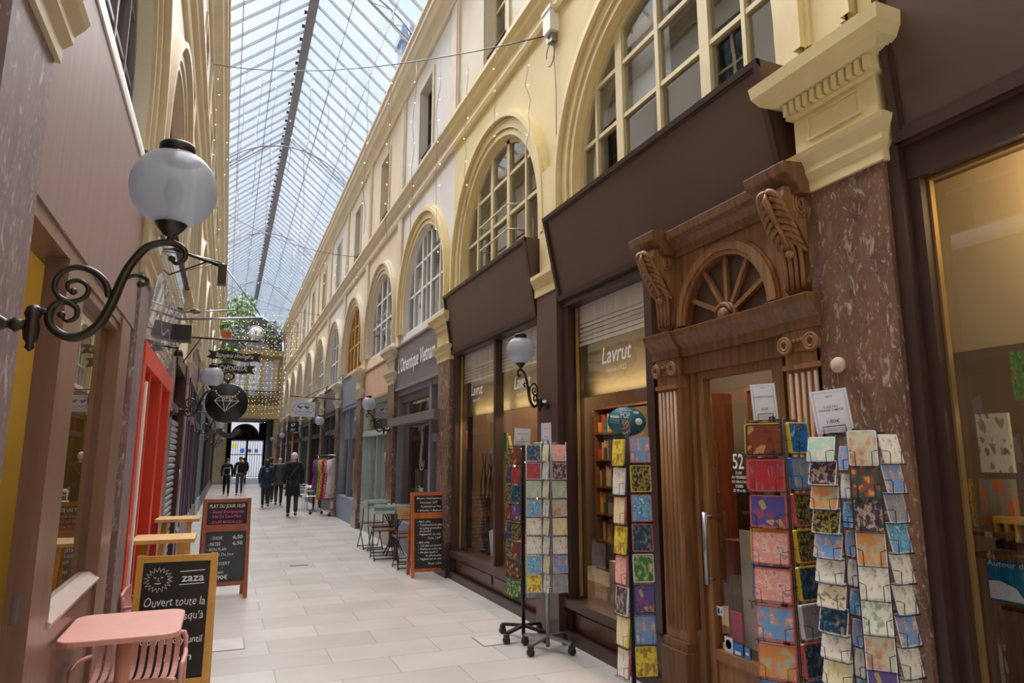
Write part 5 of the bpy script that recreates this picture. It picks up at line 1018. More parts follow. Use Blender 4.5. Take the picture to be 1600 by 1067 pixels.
for s, x, z, w in (('Menu vietnamien', -.19, 1.07, .38), ('Formule 12€', -.14, 1.01, .26), ('Sandwich ou Plat', -.13, .955, .30), ('+ Dessert + Boisson', -.18, .90, .36), ('- Phô viêt', -.19, .745, .20), ('- Traditionnel à la viande', -.17, .70, .38), ('complète en bouillon', -.15, .655, .32), ('au poulet', -.15, .615, .17), ('- Végétarien au tofu', -.18, .57, .34), ('Prix 12€', -.03, .515, .19), ('- Riz viêt', -.19, .46, .18), ('- 1/2 Riz au boeuf', -.17, .415, .34), ('- Poulet au curry jaune', -.17, .37, .38), ('- Poulet sauté à', -.17, .325, .28), ('la citronnelle', -.06, .28, .22), ('- Végétarien au tofu', -.17, .235, .34), ('Prix 12€', -.03, .17, .2)): text(m, s, x, z, .026, w, .2, .008, jit=.25)
m.build('chalk_writing', CHW, t)
# ================================================================== CAFE FURNITURE, LEFT
def rrect(x0, x1, y0, y1, r, n=5):
    P = []
    for cx, cy, a in ((x1 - r, y1 - r, 0), (x0 + r, y1 - r, 90), (x0 + r, y0 + r, 180), (x1 - r, y0 + r, 270)): P += arc(cx, cy, r, a, a + 90, n)
    return P
t = thing('cafe_table', 'salmon pink pedestal table with rounded corners by the cafe window', 'table', (-.44, 4.42, 0))
m = MB(); m.prism(rrect(-.72, -.16, 4.10, 4.75, .09), lambda p, s: (p[0], p[1], s), .722, .752); m.build('table_top', PINK, t, bevel=.006)
m = MB(); m.lathe([(.037, .02), (.037, .722)], (-.44, 4.42, 0), 20); m.build('post', PINK, t)
m = MB(); m.prism(rrect(-.62, -.26, 4.22, 4.62, .08), lambda p, s: (p[0], p[1], s), 0, .02); m.build('base_plate', PINK, t, bevel=.004)
def armchair():
    t = thing('slatted_armchair', 'low salmon pink slatted metal armchair tucked behind the salmon table', 'chair', (0, 0, 0), 'salmon slatted armchairs')
    m = MB(); r = .013
    m.tube(smooth([(-.25, .33, 0), (-.25, .33, .52), (-.24, .335, .575), (-.20, .34, .60), (.20, .34, .60), (.24, .335, .575), (.25, .33, .52), (.25, .33, 0)], 3), r, 8)
    m.tube(smooth([(-.24, -.02, 0), (-.24, -.02, .38), (-.235, -.015, .41), (-.20, 0, .425), (.20, 0, .425), (.235, -.015, .41), (.24, -.02, .38), (.24, -.02, 0)], 3), r, 8); m.build('frame', PINK, t)
    for e in (-1, 1):
        m = MB(); m.tube(smooth([(e * .25, .33, .50), (e * .27, .15, .52), (e * .275, -.0, .51), (e * .27, -.03, .46), (e * .26, -.03, 0)], 3), r, 8); m.build('arm', PINK, t)
    for q in range(10):
        x = -.205 + q * .0455; m = MB(); P = smooth([(.335, .60), (.325, .52), (.29, .44), (.22, .40), (.10, .405), (0, .425)], 3)
        for (y0, z0), (y1, z1) in zip(P, P[1:]): m.poly([(x - .015, y0, z0), (x + .015, y0, z0), (x + .015, y1, z1), (x - .015, y1, z1)]); m.poly([(x - .015, y0, z0 - .005), (x + .015, y0, z0 - .005), (x + .015, y1, z1 - .005), (x - .015, y1, z1 - .005)])
        for e in (-.015, .015):
            for (y0, z0), (y1, z1) in zip(P, P[1:]): m.poly([(x + e, y0, z0), (x + e, y1, z1), (x + e, y1, z1 - .005), (x + e, y0, z0 - .005)])
        m.build('slat', PINK, t)
    return t
ac = armchair(); ac.location = (-.42, 4.50, 0); ac.rotation_euler = (0, 0, R(-4))
dup(ac, Matrix.Translation((-.33, 6.46, 0)) @ Matrix.Rotation(R(90), 4, 'Z') @ Matrix.Scale(1, 4), 'salmon pink slatted armchair beyond the small yellow framed blackboard')
def high_table(x0, x1, y0, y1, z, label):
    t = thing('high_table', label, 'table', ((x0 + x1) / 2, (y0 + y1) / 2, 0), 'pine trestle tables')
    m = MB(); m.box(x0, x1, y0, y1, z - .035, z); m.build('table_top', PINE, t, bevel=.004)
    for x in (x0 + .10, x1 - .12):
        for e in (-1, 1):
            ym = (y0 + y1) / 2; m = MB(); m.bar((x - .05 * (1 if x < -.5 else -0.3), ym + e * .20, 0), (x, ym + e * .03, z - .035), .055, .04); m.build('leg', YELW, t)
        m = MB(); m.box(x - .02, x + .02, (y0 + y1) / 2 - .13, (y0 + y1) / 2 + .13, z * .42, z * .42 + .045); m.build('brace', YELW, t)
high_table(-.70, -.20, 6.75, 7.25, .95, 'pine trestle high table directly behind the small yellow framed blackboard'); high_table(-.70, -.23, 8.9, 9.4, .95, 'pine trestle high table next to the orange red menu board')
# ================================================================== CAFE CHAIRS, RIGHT
def bistro(slats):
    t = thing('folding_chair', '', 'chair', (0, 0, 0), 'folding bistro chairs outside the restaurant'); r = .009
    m = MB()
    for e in (-.19, .19):
        m.tube([(e, -.20, .88), (e, -.15, .45), (e, .18, 0)], r, 6); m.tube([(e * .92, .16, .45), (e * .92, -.24, 0)], r, 6)
    m.tube([(-.19, .16, .03), (.19, .16, .03)], r, 6); m.tube([(-.175, -.22, .03), (.175, -.22, .03)], r, 6); m.tube([(-.175, .16, .45), (.175, .16, .45)], r, 6); m.build('frame', IRON, t)
    m = MB(); m.box(-.20, .20, -.16, .20, .455, .475); m.build('seat', SHELFW, t)
    for q, mt in enumerate(slats):
        m = MB(); m.box(-.20, .20, -.215, -.195, .74 + q * .052, .785 + q * .052); m.build('back_slat', mt, t)
    return t
TEALW = mat('teal_slat', rgb(74, 150, 150), .5); WW = mat('worn_white_slat', rgb(190, 196, 186), .6, vary=.2)
c1 = bistro([WW, TEALW, WW]); c1['label'] = 'folding bistro chair with white and teal slats outside the restaurant'
c2 = bistro([PINE, PINE, PINE]); c2['label'] = 'folding bistro chair with orange wood slats half hidden by the orange menu board'
c3 = bistro([WW, WW, WW]); c3['label'] = 'folding bistro chair with worn white slats beside the peach shop'
for c_, x, y, a in ((c1, 2.52, 11.55, -4), (c2, 2.66, 10.5, -3), (c3, 2.58, 13.0, 4)): c_.location = (x, y, 0); c_.rotation_euler = (0, 0, R(a))
for x, y, a, src, l in ((2.62, 12.3, 180, c1, 'folding chair facing the white and teal slatted one across a table'), (2.82, 11.05, 178, c3, 'folding chair directly behind the orange slatted one')): dup(src, Matrix.Translation((x, y, 0)) @ Matrix.Rotation(R(a), 4, 'Z'), l)
t = thing('bistro_table', 'small dark folding table among the bistro chairs', 'table', (2.78, 11.9, 0)); m = MB(); m.box(2.58, 2.98, 11.75, 12.1, .70, .725); m.build('table_top', SHELFW, t); m = MB()
for e in (-1, 1): m.tube([(2.78 + e * .16, 11.8, .70), (2.78 - e * .16, 12.05, 0)], .009, 6); m.tube([(2.78 + e * .16, 12.05, .70), (2.78 - e * .16, 11.8, 0)], .009, 6)
m.build('leg_frame', IRON, t)
for q, x in enumerate((2.66, 2.74)): m = MB(); m.lathe([(.001, .725), (.03, .725), (.035, .80), (.03, .83), (.018, .85), (.018, .87), (.001, .87)], (x, 11.85, 0), 12); tag(m.build('table_bottle', mat('jar%d' % q, (rgb(190, 190, 186), rgb(150, 170, 150))[q], .3)), ('pale jar on the bistro table, passage side', 'greenish jar on the bistro table, window side')[q], 'jar', 'jars on the bistro table')
# white chairs and small table by the clothes rack
def wchair():
    t = thing('white_chair', 'white metal chair in front of the other beside the clothes rack', 'chair', (0, 0, 0), 'white metal chairs by the clothes rack'); m = MB(); r = .014
    for ex in (-.19, .19):
        m.tube([(ex * 1.1, -.20, 0), (ex, -.16, .46)], r, 6); m.tube([(ex * 1.1, .20, 0), (ex, .17, .46), (ex, .20, .80)], r, 6)
    m.tube([(-.19, .20, .80), (.19, .20, .80)], r, 6); m.tube([(-.19, .185, .64), (.19, .185, .64)], r, 6); m.tube([(-.19, .185, .72), (.19, .185, .72)], .008, 6); m.build('frame', WHITE, t)
    m = MB(); m.box(-.20, .20, -.18, .18, .455, .475); m.build('seat', WHITE, t); return t
w1 = wchair(); w1.location = (2.52, 22.3, 0); w1.rotation_euler = (0, 0, R(185)); dup(w1, Matrix.Translation((2.36, 23.45, 0)) @ Matrix.Rotation(R(170), 4, 'Z'), 'white metal chair behind the nearer white one')
t = thing('cafe_table', 'small white topped round table with black base between the white chairs', 'table', (2.68, 22.8, 0)); m = MB(); m.lathe([(.001, .72), (.26, .72), (.26, .745), (.001, .745)], (2.68, 22.8, 0), 24); m.build('table_top', WHITE, t); m = MB(); m.lathe([(.2, 0), (.19, .02), (.03, .04), (.03, .72)], (2.68, 22.8, 0), 16); m.build('base', BLACK, t)
# clothes rack
t = thing('clothes_rack', 'chrome and black wheeled clothes rail in front of the blue grey shop', 'clothes rack', (2.82, 20.9, 0)); A, B = Vector((2.58, 21.2, 0)), Vector((3.0, 20.3, 0)); m = MB()
for P in (A, B): m.tube([P + Vector((0, 0, .12)), P + Vector((0, 0, 1.72))], .014, 8); m.bar(P + Vector((-.18, -.08, .12)), P + Vector((.18, .08, .12)), .03)
m.tube([A + Vector((-.05, .1, 1.72)), B + Vector((.05, -.1, 1.72))], .014, 8); m.bar(A + Vector((0, 0, .13)), B + Vector((0, 0, .13)), .03); m.build('rail', CHROME, t)
for P in (A, B):
    for e in (-1, 1): m = MB(); m.lathe([(.001, -.012), (.045, -.012), (.045, .012), (.001, .012)], tuple(P + Vector((e * .17, e * .07, .045))), 12, 'y'); m.box(P.x + e * .17 - .012, P.x + e * .17 + .012, P.y + e * .07 - .02, P.y + e * .07 + .02, .045, .115); m.build('caster', RUBBER, t)
gar = [('magenta', rgb(176, 50, 128), 1.0, .0), ('teal', rgb(24, 120, 148), 1.1, 0), ('mustard patterned', rgb(200, 156, 40), 1.25, .7), ('yellow patterned', rgb(210, 180, 90), 1.2, .7), ('red patterned', rgb(184, 60, 76), 1.25, .9), ('pink patterned', rgb(206, 130, 150), 1.2, .8), ('white', rgb(222, 216, 220), 1.2, .1), ('white patterned', rgb(214, 200, 204), 1.15, .3)]
for q, (nm, c_, L, vr) in enumerate(gar):
    P = A.lerp(B, .06 + q * .125); d = (B - A).normalized(); n = Vector((-d.y, d.x, 0)); T = frame3((P.x, P.y, 1.70), n, (0, 0, 1))
    m = MB(T); w0 = .20; pr = [(.02, -.07, .025), (w0, -.13, .035), (w0 + .02, -.45, .04), (w0 - .03, -.5, .04), (w0 + .01, -L * .75, .045), (w0 + .03, -L, .05)]
    rows = [[m.v((w * cos(b) * (1 + .06 * sin(3 * b + q)), z, th * sin(b) * (1 + .3 * cos(5 * b)))) for b in [k * pi / 8 for k in range(16)]] for w, z, th in pr]
    m.sm = True
    for r0, r1 in zip(rows, rows[1:]):
        for k in range(16): m.f([r0[k], r0[(k + 1) % 16], r1[(k + 1) % 16], r1[k]])
    m.f(rows[-1])
    tt = thing('garment', '%s garment hanging on the wheeled rail, place %s from the white chairs' % (nm, 'one two three four five six seven eight'.split()[q]), 'garment', (P.x, P.y, 1.7), 'garments on the wheeled clothes rail'); m.build('cloth', mat('cloth%d' % q, c_, .85, vary=vr, scale=22), tt)
    m = MB(T); m.tube([(-.19, -.10, 0), (0, -.03, 0), (.19, -.10, 0)], .006, 5); m.tube([(0, -.03, 0), (0, .01, 0), (.015, .025, 0), (.015, .04, 0)], .003, 4); m.build('hanger', BLACK, tt)
# ================================================================== PEOPLE
def skin(name, V, E_, rad, mt, parent, sub=1):
    me = bpy.data.meshes.new(name); me.from_pydata(V, E_, []); o = bpy.data.objects.new(name, me); C.objects.link(o); o.parent = parent
    s = o.modifiers.new('skin', 'SKIN'); s.use_smooth_shade = True; s.branch_smoothing = .3
    for i, r in enumerate(rad):
        d = me.skin_vertices[0].data[i]; d.radius = r if isinstance(r, tuple) else (r, r); d.use_root = i == 0
    sb = o.modifiers.new('sub', 'SUBSURF'); sb.levels = sub; sb.render_levels = sub; me.materials.append(mt); return o
SKINM = mat('skin', rgb(206, 160, 134), .5)
def person(label, x, y, H, face, top, legs, hair, coat=None, stride=.10, arms=(0, 0), shoe=None, hairless=False, longhair=False, phase=1):
    t = thing('person', label, 'person', (0, 0, 0), 'people walking in the passage'); s = H; st = stride * phase
    # local frame faces -Y; left leg forward by st
    hip = .53; L = lambda e, f: [(e * .048, 0, hip - .01), (e * .052, -f * .55 - .012, .285), (e * .05, -f + (.03 if f < 0 else 0), .045 + (.03 if f < 0 else 0)), (e * .053, -f - .065 + (.03 if f < 0 else 0), .018 + (.005 if f < 0 else 0))]
    ll, rl = L(1, st), L(-1, -st)
    sh = .815; Ar = lambda e, f: [(e * .105, 0, sh), (e * .135, .015 - f * .3, .645), (e * .130, -.03 - f, .50), (e * .128, -.045 - f * 1.1, .455)]
    la, ra = Ar(1, -st * .7 + arms[0]), Ar(-1, st * .7 + arms[1])
    V = [(0, 0, hip)] + [(0, .005, .62), (0, 0, .74), (0, .0, .83), (0, -.006, .865), (0, -.012, .915), (0, -.012, .965)] + ll + rl + la + ra
    E_ = [(0, 1), (1, 2), (2, 3), (3, 4), (4, 5), (5, 6), (0, 7), (7, 8), (8, 9), (9, 10), (0, 11), (11, 12), (12, 13), (13, 14), (3, 15), (15, 16), (16, 17), (17, 18), (3, 19), (19, 20), (20, 21), (21, 22)]
    Rr = [(.07, .05), (.065, .045), (.08, .055), (.045, .04), .03, (.046, .05), (.036, .04)] + [.045, .032, .020, .012] * 2 + [.032, .026, .018, .016] * 2
    sc = lambda P: [tuple(v * s for v in p) for p in P]; rs = lambda Q: [tuple(v * s for v in r) if isinstance(r, tuple) else r * s for r in Q]
    skin('body', sc(V), E_, rs(Rr), SKINM, t)
    V2 = [(0, 0, hip)] + ll[:3] + rl[:3]; skin('trousers', sc(V2), [(0, 1), (1, 2), (2, 3), (0, 4), (4, 5), (5, 6)], rs([(.075, .055), .052, .040, .030, .052, .040, .030]), legs, t)
    V3 = [(0, 0, hip + .02), (0, .005, .64), (0, 0, .75), (0, 0, .835)] + la[:3] + ra[:3]
    skin('jacket', sc(V3), [(0, 1), (1, 2), (2, 3), (3, 4), (4, 5), (5, 6), (3, 7), (7, 8), (8, 9)], rs([(.085, .065), (.082, .062), (.092, .066), (.06, .05), .045, .036, .028, .045, .036, .028]), top, t)
    if coat:
        m = MB(Matrix.Scale(s, 4)); pr = [(.088, .062, .70), (.092, .070, .58), (.108, .085, coat + .08), (.118, .095, coat)]; m.sm = True
        rows = [[m.v((a * cos(b) * (1 + .03 * sin(4 * b)), d * sin(b), z)) for b in [k * pi / 10 for k in range(20)]] for a, d, z in pr]
        for r0, r1 in zip(rows, rows[1:]):
            for k in range(20): m.f([r0[k], r0[(k + 1) % 20], r1[(k + 1) % 20], r1[k]])
        m.build('coat_skirt', top, t)
    for P in (ll, rl):
        m = MB(Matrix.Scale(s, 4)); p = P[2]; m.ball((p[0], p[1] - .035, max(p[2] - .018, .018)), .034, 8, .75, 1.9, .62); m.build('shoe', shoe or BLACK, t)
    if not hairless:
        m = MB(Matrix.Scale(s, 4)); m.ball((0, .006, .945), .056, 10, .93, 1.0, 1.0)
        if longhair: m.ball((0, .035, .90), .05, 8, 1.0, .7, 1.3)
        m.build('hair', hair, t)
    m = MB(Matrix.Scale(s, 4)); m.ball((0, -.066, .922), .009, 6, .8, 1, 1.4); m.build('nose', SKINM, t)
    m = MB(Matrix.Scale(s, 4))
    for e in (-1, 1): m.ball((e * .018, -.056, .938), .006, 6)
    m.build('eyes', INK, t)
    t.location = (x, y, 0); t.rotation_euler = (0, 0, R(face)); return t
BK = mat('black_wool', rgb(17, 17, 20), .85, vary=.15, scale=20); NV = mat('dark_trousers', rgb(36, 38, 46), .8); TL = mat('teal_coat', rgb(22, 56, 74), .8); GG = mat('grey_green_jacket', rgb(66, 70, 64), .8); GT = mat('grey_trousers', rgb(62, 62, 68), .8)
HG = mat('white_hair', rgb(208, 206, 208), .8); HD = mat('dark_hair', rgb(36, 30, 28), .6)
p1 = person('tall person in long black coat with white hair walking away, shoulder strap across back', 1.82, 20.4, 1.80, 178, BK, NV, HG, .33, .09)
m = MB(Matrix.Scale(1.8, 4)); m.bar((-.07, .068, .80), (.075, .075, .60), .018, .006); o = m.build('shoulder_strap', mat('strap_grey', rgb(96, 88, 86), .6), None); o.parent = p1
p2 = person('bald person in grey green jacket walking away beside the backpack wearer', 1.78, 25.2, 1.70, 178, GG, NV, HG, .42, .10, hairless=True, phase=-1)
p3 = person('person in teal coat with navy backpack walking away', 1.32, 24.4, 1.60, 180, TL, NV, HD, .42, .08, longhair=True)
m = MB(Matrix.Scale(1.6, 4)); m.sm = True; m.ball((0, .105, .72), .075, 10, 1.0, .6, 1.35); o = m.build('backpack', mat('navy_pack', rgb(24, 40, 62), .6), None); o.parent = p3
m = MB(Matrix.Scale(1.6, 4)); m.box(-.02, .03, .148, .151, .75, .762); o = m.build('pack_label', PAPER, None); o.parent = p3
person('person with dark hair in dark green coat half hidden beyond the backpack wearer', 1.56, 26.6, 1.66, 180, mat('dark_green_coat', rgb(40, 54, 50), .8), NV, HD, .42, .08)
p5 = person('person in black jacket with white chest stripe walking this way', .12, 33.0, 1.62, 4, BK, BK, HD, None, .07, (.05, .05))
m = MB(Matrix.Scale(1.62, 4)); m.box(-.07, .07, -.074, -.066, .735, .75); o = m.build('chest_stripe', PAPER, None); o.parent = p5
person('person in black jacket and grey trousers walking this way beside the striped jacket', .66, 33.3, 1.70, -4, BK, GT, HD, None, .09, phase=-1)
person('distant dark figure near the street gate', 1.08, 44.6, 1.66, 180, BK, BK, HD, .4, .09)
# ================================================================== CARD RACKS
ORD = 'first second third fourth fifth sixth seventh eighth ninth tenth eleventh twelfth'.split()
DESC = {'green_map': 'green map', 'sheet': 'cream speckled', 'game': 'green and red', 'orange_map': 'orange and teal', 'pinkg': 'salmon pink', 'city': 'light blue', 'red': 'deep red', 'blueyel': 'bright blue', 'dark': 'black multicoloured', 'white': 'off white',
        'mint': 'mint green', 'floral': 'dark floral', 'autumn': 'golden orange', 'navy': 'navy blue', 'garden': 'white and green', 'tea': 'bottle green', 'yellow': 'yellow', 'sea': 'sea blue', 'violet': 'violet patterned', 'brick': 'rust brown patterned', 'beach': 'sand coloured', 'grey': 'grey streaked', 'greenf': 'leafy green', 'fox': 'grey and orange'}
BORD = [PAPER, mat('pink_cover', rgb(206, 96, 100), .4), mat('yellow_cover', rgb(222, 196, 60), .4), mat('blue_cover', rgb(50, 130, 190), .4), mat('dark_cover', rgb(52, 46, 52), .4)]
CARD = {}
def cardmesh(w, h, t, key, b, inset):
    k = (w, h, t, key, b, inset)
    if k not in CARD:
        m = MB(); r = min(w, h) * .07
        m.prism(rrect(-w / 2, w / 2, 0, h, r, 3), lambda p, s: (p[0], s, p[1]), 0, t)
        m.i = 1; m.poly([(p[0], -.0008, p[1]) for p in rrect(-w / 2 + inset, w / 2 - inset, inset, h - inset, r * .6, 3)])
        o = m.build('card', [BORD[b], AM[key]]); CARD[k] = o.data; bpy.data.objects.remove(o)
    return CARD[k]
def rack(label, x, y, metal, zb, zt, hw, cols, nm, base='star', rot=0):
    t = thing('card_rack', label, 'card rack', (x, y, 0), 'card racks outside the brown shop'); T = Matrix.Translation((x, y, 0)) @ Matrix.Rotation(R(rot), 4, 'Z')
    if base == 'star':
        for q in range(4):
            a = q * pi / 2 + .5; e = Vector((cos(a) * .25, sin(a) * .25, 0))
            m = MB(T); m.bar(Vector((0, 0, .115)), e + Vector((0, 0, .09)), .04, .022); m.build('base_leg', metal, t)
            m = MB(T); c = (e.x, e.y, .032)
            for d in (-.014, .014): m.lathe([(.001, d - .007), (.03, d - .007), (.032, d), (.03, d + .007), (.001, d + .007)], c, 12, 'y')
            m.box(e.x - .02, e.x + .02, e.y - .024, e.y + .024, .05, .085); m.build('caster', RUBBER, t)
    else:
        m = MB(T)
        for q in range(4): a = q * pi / 2 + .4; m.bar(Vector((0, 0, .03)), Vector((cos(a) * .24, sin(a) * .24, .02)), .05, .025)
        m.build('base_cross', metal, t)
    m = MB(T); m.lathe([(.017, .03), (.017, zt + .02), (.001, zt + .03)], (0, 0, 0), 12); m.build('pole', metal, t)
    # wire cage
    m = MB(Matrix.Translation((x, y, 0))); items = []
    for (dx, dy, yaw, n, z1, pitch, w, h, th, keys, tilt, kind, cname, bords, start) in cols:
        F = frame3((dx, dy, 0), (cos(R(yaw)), -sin(R(yaw)), 0), (0, 0, 1))      # x right, y up, z out towards viewer
        F = F.copy()
        for e in (-.5, .5):
            a = F @ Vector((e * w, z1 - n * pitch - .02, -.012)); b = F @ Vector((e * w, z1 + .01, -.012)); m.tube([a, b], .0028, 4)
        for q in range(n):
            zb_ = z1 - (q + 1) * pitch
            if q < start: continue
            P = [F @ Vector(p) for p in ((-w * .5, zb_ - .004, -.012), (-w * .5, zb_ - .004, .022 + th), (w * .5, zb_ - .004, .022 + th), (w * .5, zb_ - .004, -.012))]; m.tube(P, .002, 4)
            for e in (-.28, .28):
                P = [F @ Vector(p) for p in ((e * w, zb_ - .004, -.012), (e * w, zb_ - .004, .022 + th), (e * w, zb_ + h * .38, .024 + th), (e * w * 1.5, zb_ + h * .42, .024 + th), (e * w * 1.8, zb_ + h * .42, -.012))]; m.tube(P, .0018, 4)
            key = keys[q % len(keys)]; b = bords[q % len(bords)]; me = cardmesh(w * .97, h, th, key, b, .007 if kind == 'notebook' else .004)
            o = bpy.data.objects.new(kind, me); C.objects.link(o)
            M = Matrix.Translation((x, y, 0)) @ F @ Matrix(((1, 0, 0, 0), (0, 0, 1, 0), (0, -1, 0, 0), (0, 0, 0, 1)))    # card: x, y into the rack, z up
            o.matrix_world = M @ Matrix.Translation((0, -.018 - th * .2, zb_)) @ Matrix.Rotation(R(-tilt), 4, 'X')
            tag(o, '%s %s, %s pocket from top, %s, %s' % (DESC[key], kind, ORD[q], cname, nm), kind, 'cards and notebooks on the racks')
    for zz in [zb + (zt - zb) * k / 4 for k in range(5)]: m.tube([(hw * cos(b), hw * sin(b), zz) for b in [q * pi / 4 + pi / 8 for q in range(8)]], .003, 4, True)
    for q in range(4): b = q * pi / 2; m.tube([(0, 0, zt - .01), (hw * cos(b), hw * sin(b), zt - .01)], .003, 4); m.tube([(0, 0, zb), (hw * cos(b), hw * sin(b), zb)], .003, 4)
    m.build('wire_cage', metal if metal is not BLACK else BLACK, t); return t
def off(y0, side, front):     # offset seen from the camera: side to the right, front towards it
    f = Vector((-sin(R(y0)), -cos(R(y0)))); r = Vector((cos(R(y0)), -sin(R(y0)))); v = r * side + f * front; return v.x, v.y
def col(y0, side, front, yaw, *rest): a, b = off(y0, side, front); return (a, b, y0 + yaw) + rest
rack('black wheeled card rack half hidden behind the grey one, dark postcards', 2.66, 6.08, BLACK, .36, 1.76, .13, [
    col(24, -.115, .03, 55, 8, 1.76, .172, .13, .15, .004, ['dark', 'navy', 'dark', 'brick', 'navy', 'dark', 'tea', 'greenf'], 6, 'card', 'side column', [4], 0),
    col(24, -.065, .12, 6, 8, 1.76, .172, .10, .15, .004, ['brick', 'red', 'navy', 'violet', 'dark', 'brick', 'tea', 'greenf'], 6, 'card', 'inner column', [4, 4, 3], 0),
    col(24, .09, .10, -10, 8, 1.76, .172, .12, .15, .004, ['white', 'grey', 'beach'], 6, 'card', 'last column', [0], 5)], 'black stand rack')
rack('grey wheeled card rack in front of the brown pilaster, square pale cards', 2.70, 5.64, STEEL, .50, 1.78, .12, [
    col(25.6, -.115, .10, 0, 8, 1.78, .16, .135, .145, .004, ['navy', 'red', 'mint', 'sea', 'white', 'white', 'sea', 'yellow'], 6, 'card', 'far column', [0], 0),
    col(25.6, .0, .10, 62, 8, 1.78, .16, .11, .145, .004, ['beach', 'white', 'beach', 'garden'], 6, 'card', 'narrow middle column', [0], 0),
    col(25.6, .112, .09, -12, 8, 1.78, .16, .135, .145, .004, ['pinkg', 'floral', 'mint', 'fox', 'beach', 'white', 'city', 'grey'], 6, 'card', 'near column', [0], 0)], 'grey stand rack')
rack('slim black notebook rack topped by a teal oval sign, beside the carved door', 2.74, 4.335, BLACK, .18, 1.80, .09, [
    col(32, .085, .08, -16, 8, 1.82, .206, .155, .19, .012, ['city', 'dark', 'sea', 'navy', 'greenf', 'violet', 'city', 'yellow'], 5, 'notebook', 'wide column', [1, 2, 1, 1, 0, 4, 3, 2], 0),
    col(32, -.062, .07, 56, 8, 1.80, .206, .15, .19, .012, ['yellow', 'white', 'beach', 'yellow', 'pinkg', 'floral', 'beach', 'white'], 5, 'notebook', 'side column', [2, 0, 1, 2, 1, 0, 2, 1], 0)], 'rack under the teal oval', 'cross')
rack('wide black notebook rack standing in front of the carved door', 2.66, 2.785, BLACK, .20, 1.84, .13, [
    col(43, -.045, .115, 14, 9, 1.84, .178, .185, .158, .020, ['brick', 'red', 'violet', 'pinkg', 'pinkg', 'city', 'autumn', 'violet', 'red'], 5, 'notebook', 'wide column', [4, 1, 1, 1, 1, 1, 1, 3, 1], 0),
    col(43, .115, .06, -48, 9, 1.85, .178, .15, .158, .020, ['blueyel', 'city', 'dark', 'dark', 'navy', 'grey', 'navy', 'grey', 'dark'], 5, 'notebook', 'side column', [2, 3, 1, 2, 2, 0, 1, 3, 4], 0)], 'rack at the carved door', rot=20)
for q, (z1, b, c_) in enumerate([(1.84, 2, 'yellow'), (1.306, 2, 'yellow'), (1.128, 3, 'blue'), (1.662, 1, 'pink')]):
    a, d = off(43, -.058, .095); F = Matrix.Translation((2.66 + a, 2.785 + d, z1 - .172)) @ Matrix.Rotation(R(-57), 4, 'Z') @ Matrix.Rotation(R(-5), 4, 'X')
    o = bpy.data.objects.new('notebook', cardmesh(.18, .160, .012, 'yellow', b, .01)); C.objects.link(o); o.matrix_world = F; tag(o, 'notebook', 'notebook', 'cards and notebooks on the racks')
    o['label'] = '%s backed notebook behind the %s pocket of the rack at the carved door' % (c_, ORD[[0, 3, 4, 1][q]])
rack('black postcard rack in front of the brown marble pillar', 2.66, 2.27, BLACK, .20, 1.76, .12, [
    col(49.5, -.150, .06, 28, 12, 1.74, .106, .135, .115, .004, ['mint', 'floral', 'autumn', 'dark', 'city', 'white', 'sheet', 'navy', 'white', 'beach', 'garden', 'white'], 16, 'postcard', 'overlapping column', [0], 0),
    col(49.5, -.055, .03, 50, 11, 1.72, .125, .07, .11, .003, ['city', 'white', 'sea'], 12, 'postcard', 'hidden pale column', [0], 0),
    col(49.5, .02, .13, 0, 11, 1.755, .139, .118, .155, .004, ['fox', 'tea', 'floral', 'autumn', 'white', 'garden', 'fox', 'violet', 'white', 'beach', 'mint'], 9, 'postcard', 'middle column', [0, 4, 4, 0, 0, 0, 0, 0, 0, 0, 0], 0),
    col(49.5, .128, .06, -46, 11, 1.75, .125, .115, .13, .003, ['white', 'city', 'grey', 'sea', 'white', 'white', 'city', 'white', 'garden', 'white', 'grey'], 12, 'postcard', 'end column', [0], 0)], 'rack at the marble pillar', rot=10)
def rsign(x, y, z, w, h, yaw, tilt, lines, label, name='price_card', m0=PAPER):
    t = thing(name, label, 'sign', (x, y, z), 'paper signs on top of the card racks'); T = frame3((x, y, z), (cos(R(yaw)), -sin(R(yaw)), 0), (0, 0, 1)) @ Matrix.Rotation(R(tilt), 4, 'Z')
    m = MB(T); m.box(-w / 2, w / 2, 0, h, -.002, .002); m.build('sheet', m0, t)
    m = MB(T)
    for s, yy, hh, ww in lines: text(m, s, 0, yy, hh, ww, 0, .004, True, 0, .003)
    i = .012; B = [(-w / 2 + i, i), (w / 2 - i, i), (w / 2 - i, h - i), (-w / 2 + i, h - i), (-w / 2 + i, i)]; stroke(m, B, .0015, .003); m.build('print', INK, t)
    m = MB(T); m.tube([(-w * .3, -.03, .006), (-w * .3, .03, .006), (w * .3, .03, .006), (w * .3, -.03, .006)], .0022, 4); m.build('wire_clip', BLACK, t)
a, b = off(49.5, -.085, 0); rsign(2.66 + a, 2.27 + b, 1.765, .158, .20, 47, 6, [('DECO', .165, .008, .03), ('CARTES', .115, .010, .06), ('PAPIER SIMPLE', .100, .010, .105), ('1,80€', .045, .016, .055)], 'white price card on top of the rack at the marble pillar')
a, b = off(43, -.03, 0); rsign(2.66 + a, 2.785 + b, 1.85, .125, .19, 42, 3, [('DECO', .165, .007, .02), ('CARNETS POCHES', .115, .010, .095), ('4,50€', .05, .013, .035)], 'white price card on top of the notebook rack at the carved door')
a, b = off(24, -.01, .03); rsign(2.66 + a, 6.08 + b, 1.77, .155, .16, 24, -3, [('Parisiennes', .10, .016, .10), ('3€', .055, .014, .02)], 'white price card on top of the black stand rack')
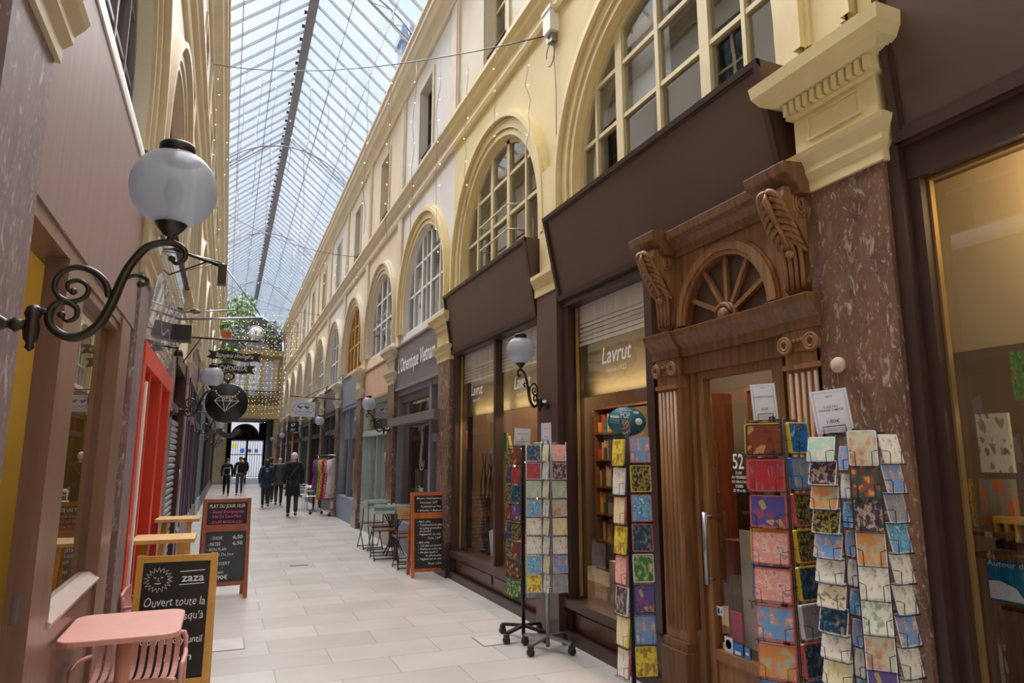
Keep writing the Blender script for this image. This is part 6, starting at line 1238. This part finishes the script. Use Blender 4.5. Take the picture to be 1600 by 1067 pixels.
a, b = off(25.6, .0, 0); rsign(2.70 + a, 5.64 + b, 1.78, .11, .185, 62, 0, [('Cartes', .13, .014, .06), ('2,50€', .05, .014, .04)], 'narrow looking white price card on top of the grey stand rack')
t = thing('oval_sign', 'teal oval sign lettered POP on top of the slim notebook rack', 'sign', (2.74, 4.335, 1.83)); T = frame3((2.74, 4.335, 1.915), (cos(R(28)), -sin(R(28)), 0), (0, 0, 1)) @ Matrix.Rotation(R(-4), 4, 'Z')
m = MB(T); m.lathe([(.001, -.003), (.142, -.003), (.142, .003), (.001, .003)], (0, 0, 0), 36, 'z', 1, .76); m.build('plate', TEAL, t)
m = MB(T); text(m, 'POP', -.012, .025, .045, .07, 0, .015, True, 0, .004); text(m, 'Cartes', -.0, .078, .02, .08, .3, .004, True, 0, .004); m.prism(rrect(-.125, -.055, .022, .040, .008, 3), lambda p, s: (p[0], p[1], s), .0035, .004)
for q in range(3): text(m, 'carnets illustres', -.09, .008 - q * .013, .007, .07, 0, 0, True, 0, .004)
m.lathe([(.001, .0035), (.026, .0035), (.026, .004)], (.088, .005, 0), 20); m.prism(rrect(.045, .085, .062, .080, .004, 2), lambda p, s: (p[0], p[1], s), .0035, .004); m.build('print', PAPER, t)
m = MB(T); m.prism([(-.035, .015), (.02, .018), (.03, -.09), (-.03, -.10)], lambda p, s: (p[0], p[1], s), .0035, .0045); m.build('drawing', AM['floral'], t)

# lettering and fittings belong to the board, glass or leaf they sit on (thing > part > sub-part)
HOST = {'lettering': ('board', 'panel', 'glass', 'banner'), 'print': ('plate', 'sheet', 'panel'), 'chalk_writing': ('board',), 'pink_writing': ('board',), 'sticker': ('door_glass',), 'door_number': ('door_glass',), 'door_handle': ('door_leaf',),
        'diamond_drawing': ('disc',), 'drawing': ('plate',), 'window_logo': ('glass',), 'hour_mark': ('dial',), 'clock_hand': ('dial',), 'numeral': ('sheet',), 'door_knob': ('frame',), 'lock_plate': ('glazed_leaf',), 'upper_film': ('glass',)}
base = lambda o: o.name.split('.')[0]
for o in list(SC.objects):
    hosts = HOST.get(base(o))
    if hosts and o.parent is not None and o.parent.parent is None and o.parent.type == 'EMPTY' and o.parent.rotation_euler.z == 0:
        h = next((c for n_ in hosts for c in o.parent.children if base(c) == n_), None)
        if h is not None: o.parent = h; o.matrix_parent_inverse = Matrix()
